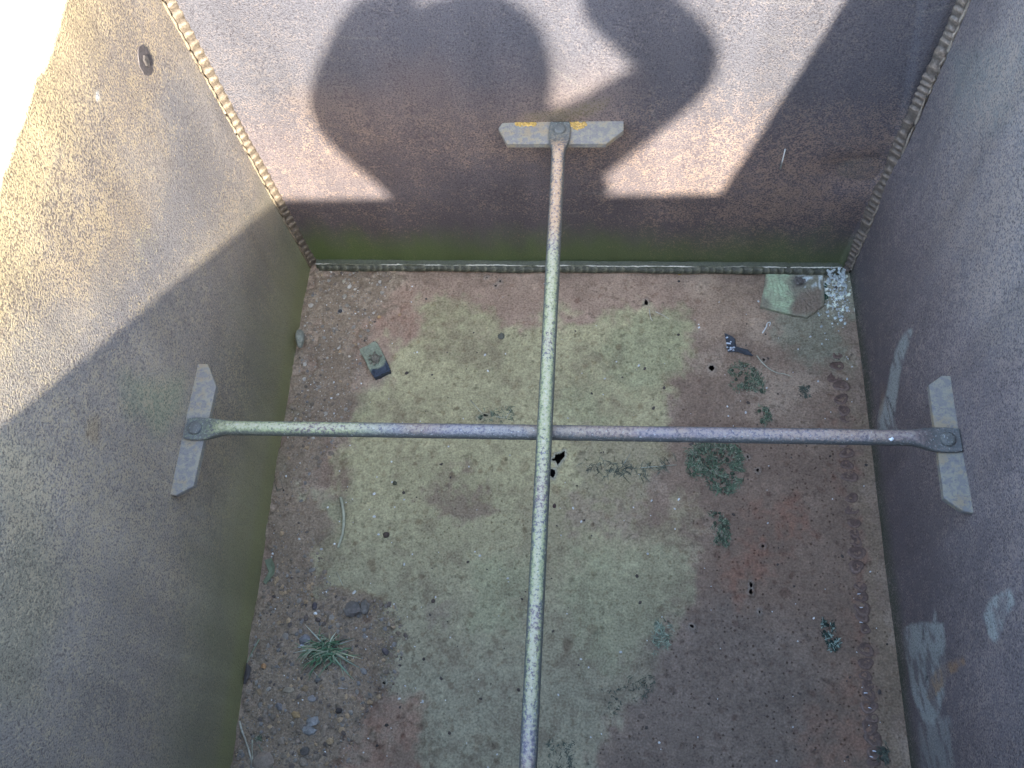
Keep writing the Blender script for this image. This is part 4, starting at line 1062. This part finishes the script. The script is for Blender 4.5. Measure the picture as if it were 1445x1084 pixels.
def moss(pts, n, hgt, cols, label, size=.007, name='moss_clump', cat='moss', seed=0, mound=True, wid=.0007):
    rr = np.random.RandomState(seed); W = np.array([on_z(*p)[:2] for p in pts]); lo, hi = W.min(0), W.max(0); c = W.mean(0); mb = MB(); k = 0
    mx = max(1e-4, sdist(np.array([c]), W)[0])
    while k < n:
        p = lo + (hi - lo) * rr.rand(2); d = sdist(p[None], W)[0]
        if d < -.012 * rr.rand() ** 2.5: continue
        if vnoise(np.array([p[0] * 120]), np.array([p[1] * 120]), seed)[0] < .46: continue
        z = .001 + hgt * min(1, max(d, 0) / mx * 1.4) * rr.rand() if mound else .001
        blade(mb, (p[0], p[1], z), rr.rand() * 6.28, size * (.4 + .9 * rr.rand()), wid * (.6 + .8 * rr.rand()), np.array(cols[rr.randint(len(cols))]) * (.7 + .6 * rr.rand()), size * .5 * rr.rand(), .6, 4, rr); k += 1
    if mound:
        for j in range(int(n / 12)):
            p = lo + (hi - lo) * rr.rand(2); d = sdist(p[None], W)[0]
            if d < .001: continue
            V, Fc = rock(.004, .004, .002 + hgt * .35 * min(1, d / mx), rr.rand() * 6, .5, False, seed * 77 + j); mb.add(V + [p[0], p[1], .001], Fc, np.array(cols[0]) * .7)
    o = mb.build(name, M_PLANT, origin=(c[0], c[1], 0)); return tag(o, label, cat)
MG = [(.085, .115, .075), (.10, .155, .09), (.14, .195, .125), (.20, .24, .16), (.095, .09, .065), (.25, .25, .18)]
MD = [(.085, .095, .075), (.10, .12, .09), (.13, .145, .11)]
moss([(975, 628), (1000, 626), (1040, 632), (1048, 655), (1042, 680), (1026, 697), (1012, 690), (1000, 676), (980, 668), (970, 650)], 1250, .006, MG, 'big curly green moss clump just below the cross rod', .010, seed=1)
moss([(1030, 520), (1045, 512), (1065, 520), (1078, 540), (1076, 556), (1058, 552), (1040, 548), (1028, 535)], 420, .004, MG, 'dark green moss clump behind the cross rod, in front of the torn hole', .007, seed=2)
moss([(1068, 580), (1084, 574), (1088, 590), (1074, 600)], 150, .005, MG, 'small green moss dot just behind the cross rod', .006, seed=3)
moss([(1002, 725), (1015, 722), (1028, 740), (1030, 756), (1024, 770), (1008, 765), (1018, 750), (1006, 738)], 330, .006, MG, 'narrow trail of dark moss below the big moss clump', .007, seed=4)
moss([(1128, 545), (1142, 545), (1144, 560), (1134, 562)], 80, .003, MD, 'little dark weed spot near the shaded wall, beside the curved dry stem', .006, seed=5)
moss([(925, 880), (940, 878), (948, 890), (945, 908), (938, 925), (926, 928), (922, 905)], 170, .003, [(.25, .31, .22), (.32, .37, .28), (.15, .18, .13)], 'ring of pale dried moss fibres on the silt', .009, 'moss_clump', seed=6, mound=False)
moss([(1160, 874), (1167, 878), (1175, 893), (1184, 908), (1181, 920), (1172, 914), (1166, 898), (1160, 888)], 230, .005, [(.03, .05, .04), (.05, .085, .065), (.30, .38, .32)], 'slim dark moss streak with a whitish end near the shaded wall', .006, seed=7)
moss([(820, 650), (850, 652), (880, 660), (920, 655), (960, 650), (960, 664), (905, 672), (860, 676), (840, 668)], 150, .002, MD + [(.16, .18, .13), (.2, .21, .15), (.12, .13, .10)], 'flat tangle of dark weed strands right of the long rod', .015, 'weed', 'weed', seed=8, mound=False, wid=.0006)
moss([(680, 578), (720, 575), (725, 590), (700, 596), (672, 590)], 90, .002, [(.14, .18, .12), (.2, .23, .16)], 'thin green film of weed around the small torn hole', .009, 'weed', 'weed', seed=9, mound=False, wid=.0006)
moss([(900, 950), (925, 955), (915, 985), (880, 990), (862, 1010), (858, 990)], 100, .002, MD, 'faint dark weed crumbs on the silt toward the near end', .007, 'weed', 'weed', seed=10, mound=False, wid=.0006)
moss([(772, 1050), (810, 1045), (815, 1084), (780, 1090)], 110, .002, MD, 'faint dark weed crumbs at the near end beside the long rod', .007, 'weed', 'weed', seed=11, mound=False, wid=.0006)
moss([(1235, 1045), (1248, 1045), (1254, 1075), (1240, 1084)], 90, .003, MD, 'dark moss in the near end of the weld row by the shaded wall', .006, seed=12)
moss([(352, 1036), (372, 1034), (376, 1048), (362, 1056)], 140, .005, MG, 'small green moss clump at the near end, by the dry stems', .008, seed=13)
moss([(1156, 405), (1166, 400), (1168, 420), (1160, 428)], 140, .004, [(.03, .08, .05), (.05, .12, .08)], 'small deep green moss clump beside the lichened pad', .005, seed=14)

# ------------------------------------------------------------------ outside
def ground():
    mb = MB(); B = 60.0; o = .02
    x0, x1, y0, y1 = XL - o, XR + o, YN - o, BL[1] + o
    V = [(-B, -B), (B, -B), (B, B), (-B, B), (x0, y0), (x1, y0), (x1, y1), (x0, y1)]; V3 = [(*v, GROUND) for v in V]
    Fc = [(0, 1, 5, 4), (1, 2, 6, 5), (2, 3, 7, 6), (3, 0, 4, 7)]
    mb.add(V3 + [(x0, y0, -.07), (x1, y0, -.07), (x1, y1, -.07), (x0, y1, -.07)],
           Fc + [(4, 5, 9, 8), (5, 6, 10, 9), (6, 7, 11, 10), (7, 4, 8, 11)], (.5, .5, .45))
    g = mb.build('ground', M_GROUND, smooth=False); tag(g, 'sunlit pale ground outside the tank', None, None, 'structure')
    mb = MB(); mb.add([(x0, y0, -.07), (x1, y0, -.07), (x1, y1, -.07), (x0, y1, -.07)], [(0, 1, 2, 3)], (.03, .03, .03))
    tag(mb.build('bare_soil', M_PIT, smooth=False), None, None, None, 'structure')
ground()

# ------------------------------------------------------------------ light and camera
SUND = np.array([-.222, 1.0, -.80]); SUND /= np.linalg.norm(SUND)
def skin_obj(name, verts, edges, radii, material, parent=None, sub=1):
    me = bpy.data.meshes.new(name); me.from_pydata([tuple(v) for v in verts], edges, []); me.update()
    o = link(bpy.data.objects.new(name, me), parent); me.materials.append(material)
    o.modifiers.new('skin', 'SKIN')
    if not me.skin_vertices: 
        bpy.context.view_layer.objects.active = o
    for i, r in enumerate(radii):
        sv = me.skin_vertices[0].data[i]; sv.radius = r if hasattr(r, '__len__') else (r, r); sv.use_root = (i == 0)
    s_ = o.modifiers.new('sub', 'SUBSURF'); s_.levels = s_.render_levels = sub
    return o
def photographer():
    """the person whose shadow falls across the end wall, standing outside behind the near wall with a phone held up"""
    SK = plain('skin', (.45, .28, .20), .5); JK = plain('dark_jacket', (.05, .06, .09), .9); TR = plain('trousers', (.07, .07, .08), .9)
    g = GROUND
    fwd = R[:, 2]; rt = R[:, 0]; upc = -R[:, 1]
    ph = CAM - fwd * .014 + rt * .068 + upc * (-.015)              # middle of the phone, just behind the lens
    V = [(.12, -.52, 1.17), (.12, -.50, 1.40), (.12, -.48, 1.56), (.12, -.475, 1.66), (.09, -.45, 1.78), (.085, -.43, 1.89),
         (.09, -.34, 1.80)]
    E_ = [(0, 1), (1, 2), (2, 3), (3, 4), (4, 5), (4, 6)]; Rr = [(.15, .10), (.14, .10), (.12, .085), .055, (.075, .092), .07, .012]
    arms = {}
    for s, sh, el, wr in ((-1, (-.04, -.46, 1.645), (-.178, -.27, 1.615), ph - rt * .088 - fwd * .03 - upc * .03), (1, (.27, -.47, 1.655), (.435, -.27, 1.70), ph + rt * .102 - fwd * .03 - upc * .03)):
        b = len(V); V += [sh, el, tuple(wr)]; E_ += [(2, b), (b, b + 1), (b + 1, b + 2)]; Rr += [.055, .038, .026]
        palm = wr + rt * (-s * .035) + upc * .02; V.append(tuple(palm)); E_.append((b + 2, b + 3)); Rr.append((.030, .016)); arms[s] = (sh, el, wr)
        for k, ln in enumerate((.030, .034, .032, .026)):             # fingers curl round the back of the phone
            r0 = palm + upc * (.028 - .018 * k); j = len(V)
            p1 = r0 - rt * s * .012 + fwd * -.006; p2 = p1 - rt * s * ln * .8 + fwd * .008; p3 = p2 - rt * s * ln * .55 + fwd * .012
            V += [tuple(p1), tuple(p2), tuple(p3)]; E_ += [(b + 3, j), (j, j + 1), (j + 1, j + 2)]; Rr += [.009, .0085, .007]
        j = len(V); t1 = palm - upc * .035 - fwd * .012; t2 = t1 - rt * s * .03 - upc * .004                  # thumb on the near side
        V += [tuple(t1), tuple(t2)]; E_ += [(b + 3, j), (j, j + 1)]; Rr += [.010, .008]
    for s in (-1, 1):
        b = len(V); V += [(.12 + s * .09, -.52, 1.08), (.12 + s * .10, -.50, g + .48), (.12 + s * .105, -.53, g + .08), (.12 + s * .12, -.42, g + .035)]
        E_ += [(0, b), (b, b + 1), (b + 1, b + 2), (b + 2, b + 3)]; Rr += [.085, .058, .04, .035]
    o = skin_obj('person', V, E_, Rr, SK); tag(o, 'person in a dark jacket standing at the near end, leaning over with a raised phone, casting the shadow on the end wall', 'person')
    o['label'] = 'person in a dark jacket at the near end holding up a phone with both hands'
    jv = [(.12, -.52, 1.10), (.12, -.50, 1.36), (.12, -.475, 1.55), (.345, -.48, 1.50)]; je = [(0, 1), (1, 2), (1, 3)]; jr = [(.19, .135), (.18, .13), (.16, .11), .125]
    for s in (-1, 1):
        sh, el, wr = arms[s]; b = len(jv); mid_ = [el[i] * .25 + wr[i] * .75 for i in range(3)]
        jv += [sh, el, tuple(mid_)]; je += [(2, b), (b, b + 1), (b + 1, b + 2)]; jr += [.092 if s > 0 else .105, .074 if s > 0 else .088, .054 if s > 0 else .062]
    skin_obj('jacket', jv, je, jr, JK, o, 2)
    tv = [(.12, -.52, 1.13)]; te = []; tr = [(.16, .115)]
    for s in (-1, 1):
        b = len(tv); tv += [(.12 + s * .09, -.52, 1.03), (.12 + s * .10, -.50, g + .48), (.12 + s * .105, -.53, g + .09)]; te += [(0, b), (b, b + 1), (b + 1, b + 2)]; tr += [.105, .078, .062]
    skin_obj('trousers', tv, te, tr, TR, o, 2)
    hv = [(.10, -.49, 1.70), (.10, -.47, 1.87), (.085, -.44, 1.985)]
    skin_obj('hood', hv, [(0, 1), (1, 2)], [.175, .162, .135], JK, o, 2)
    # the phone
    mb = MB(); hx, hy, hz = .075, .037, .004
    pts = []
    for cx_, cy_ in ((1, 1), (-1, 1), (-1, -1), (1, -1)):
        a0_ = {(1, 1): 0, (-1, 1): 90, (-1, -1): 180, (1, -1): 270}[(cx_, cy_)]
        for k in range(5):
            a = math.radians(a0_ + k * 22.5); pts.append((cx_ * (hx - .01) + .01 * math.cos(a), cy_ * (hy - .01) + .01 * math.sin(a)))
    n = len(pts); Vp = [tuple(rt * a + upc * b + fwd * z) for z in (-hz, hz) for a, b in pts]
    Fp = [tuple(range(n))[::-1], tuple(range(n, 2 * n))] + [(k, (k + 1) % n, n + (k + 1) % n, n + k) for k in range(n)]
    mb.add(Vp, Fp, (.03, .03, .035)); p_ = mb.build('phone', M_PLANT, smooth=False); p_.location = ph; tag(p_, 'dark phone held flat over the tank in both hands', 'phone')
photographer()
sun = bpy.data.lights.new('sun', 'SUN'); sun.energy = 2.0; sun.angle = math.radians(1.0); sun.color = (1.0, 0.96, 0.92)
so = link(bpy.data.objects.new('sun', sun)); so.rotation_euler = Vector(SUND).to_track_quat('-Z', 'Y').to_euler(); so.location = (1, -3, 4)
w = bpy.data.worlds.new('World'); sc.world = w; w.use_nodes = True; nt = w.node_tree
sky = nt.nodes.new('ShaderNodeTexSky'); sky.sky_type = 'NISHITA'; sky.sun_disc = False
sky.sun_elevation = math.asin(-SUND[2]); sky.sun_rotation = math.atan2(-SUND[0], -SUND[1])
bg = nt.nodes['Background']; bg.inputs[1].default_value = 0.15; nt.links.new(sky.outputs[0], bg.inputs[0])

cam = bpy.data.cameras.new('camera'); cam.sensor_width = 36; cam.lens = FPX / 1445 * 36; cam.clip_start = .01; cam.clip_end = 300
co = link(bpy.data.objects.new('camera', cam))
m4 = Matrix.Identity(4)
for i in range(3):
    m4[i][0] = R[i, 0]; m4[i][1] = -R[i, 1]; m4[i][2] = -R[i, 2]; m4[i][3] = CAM[i]
co.matrix_world = m4; sc.camera = co
sc.view_settings.view_transform = 'Standard'; sc.view_settings.look = 'None'
sc.view_settings.exposure = 3.42; sc.view_settings.gamma = 1.0; sc.view_settings.use_curve_mapping = False
sc.view_settings.use_white_balance = True; sc.view_settings.white_balance_temperature = 7100; sc.view_settings.white_balance_tint = 6
sc.cycles.max_bounces = 8; sc.cycles.diffuse_bounces = 5
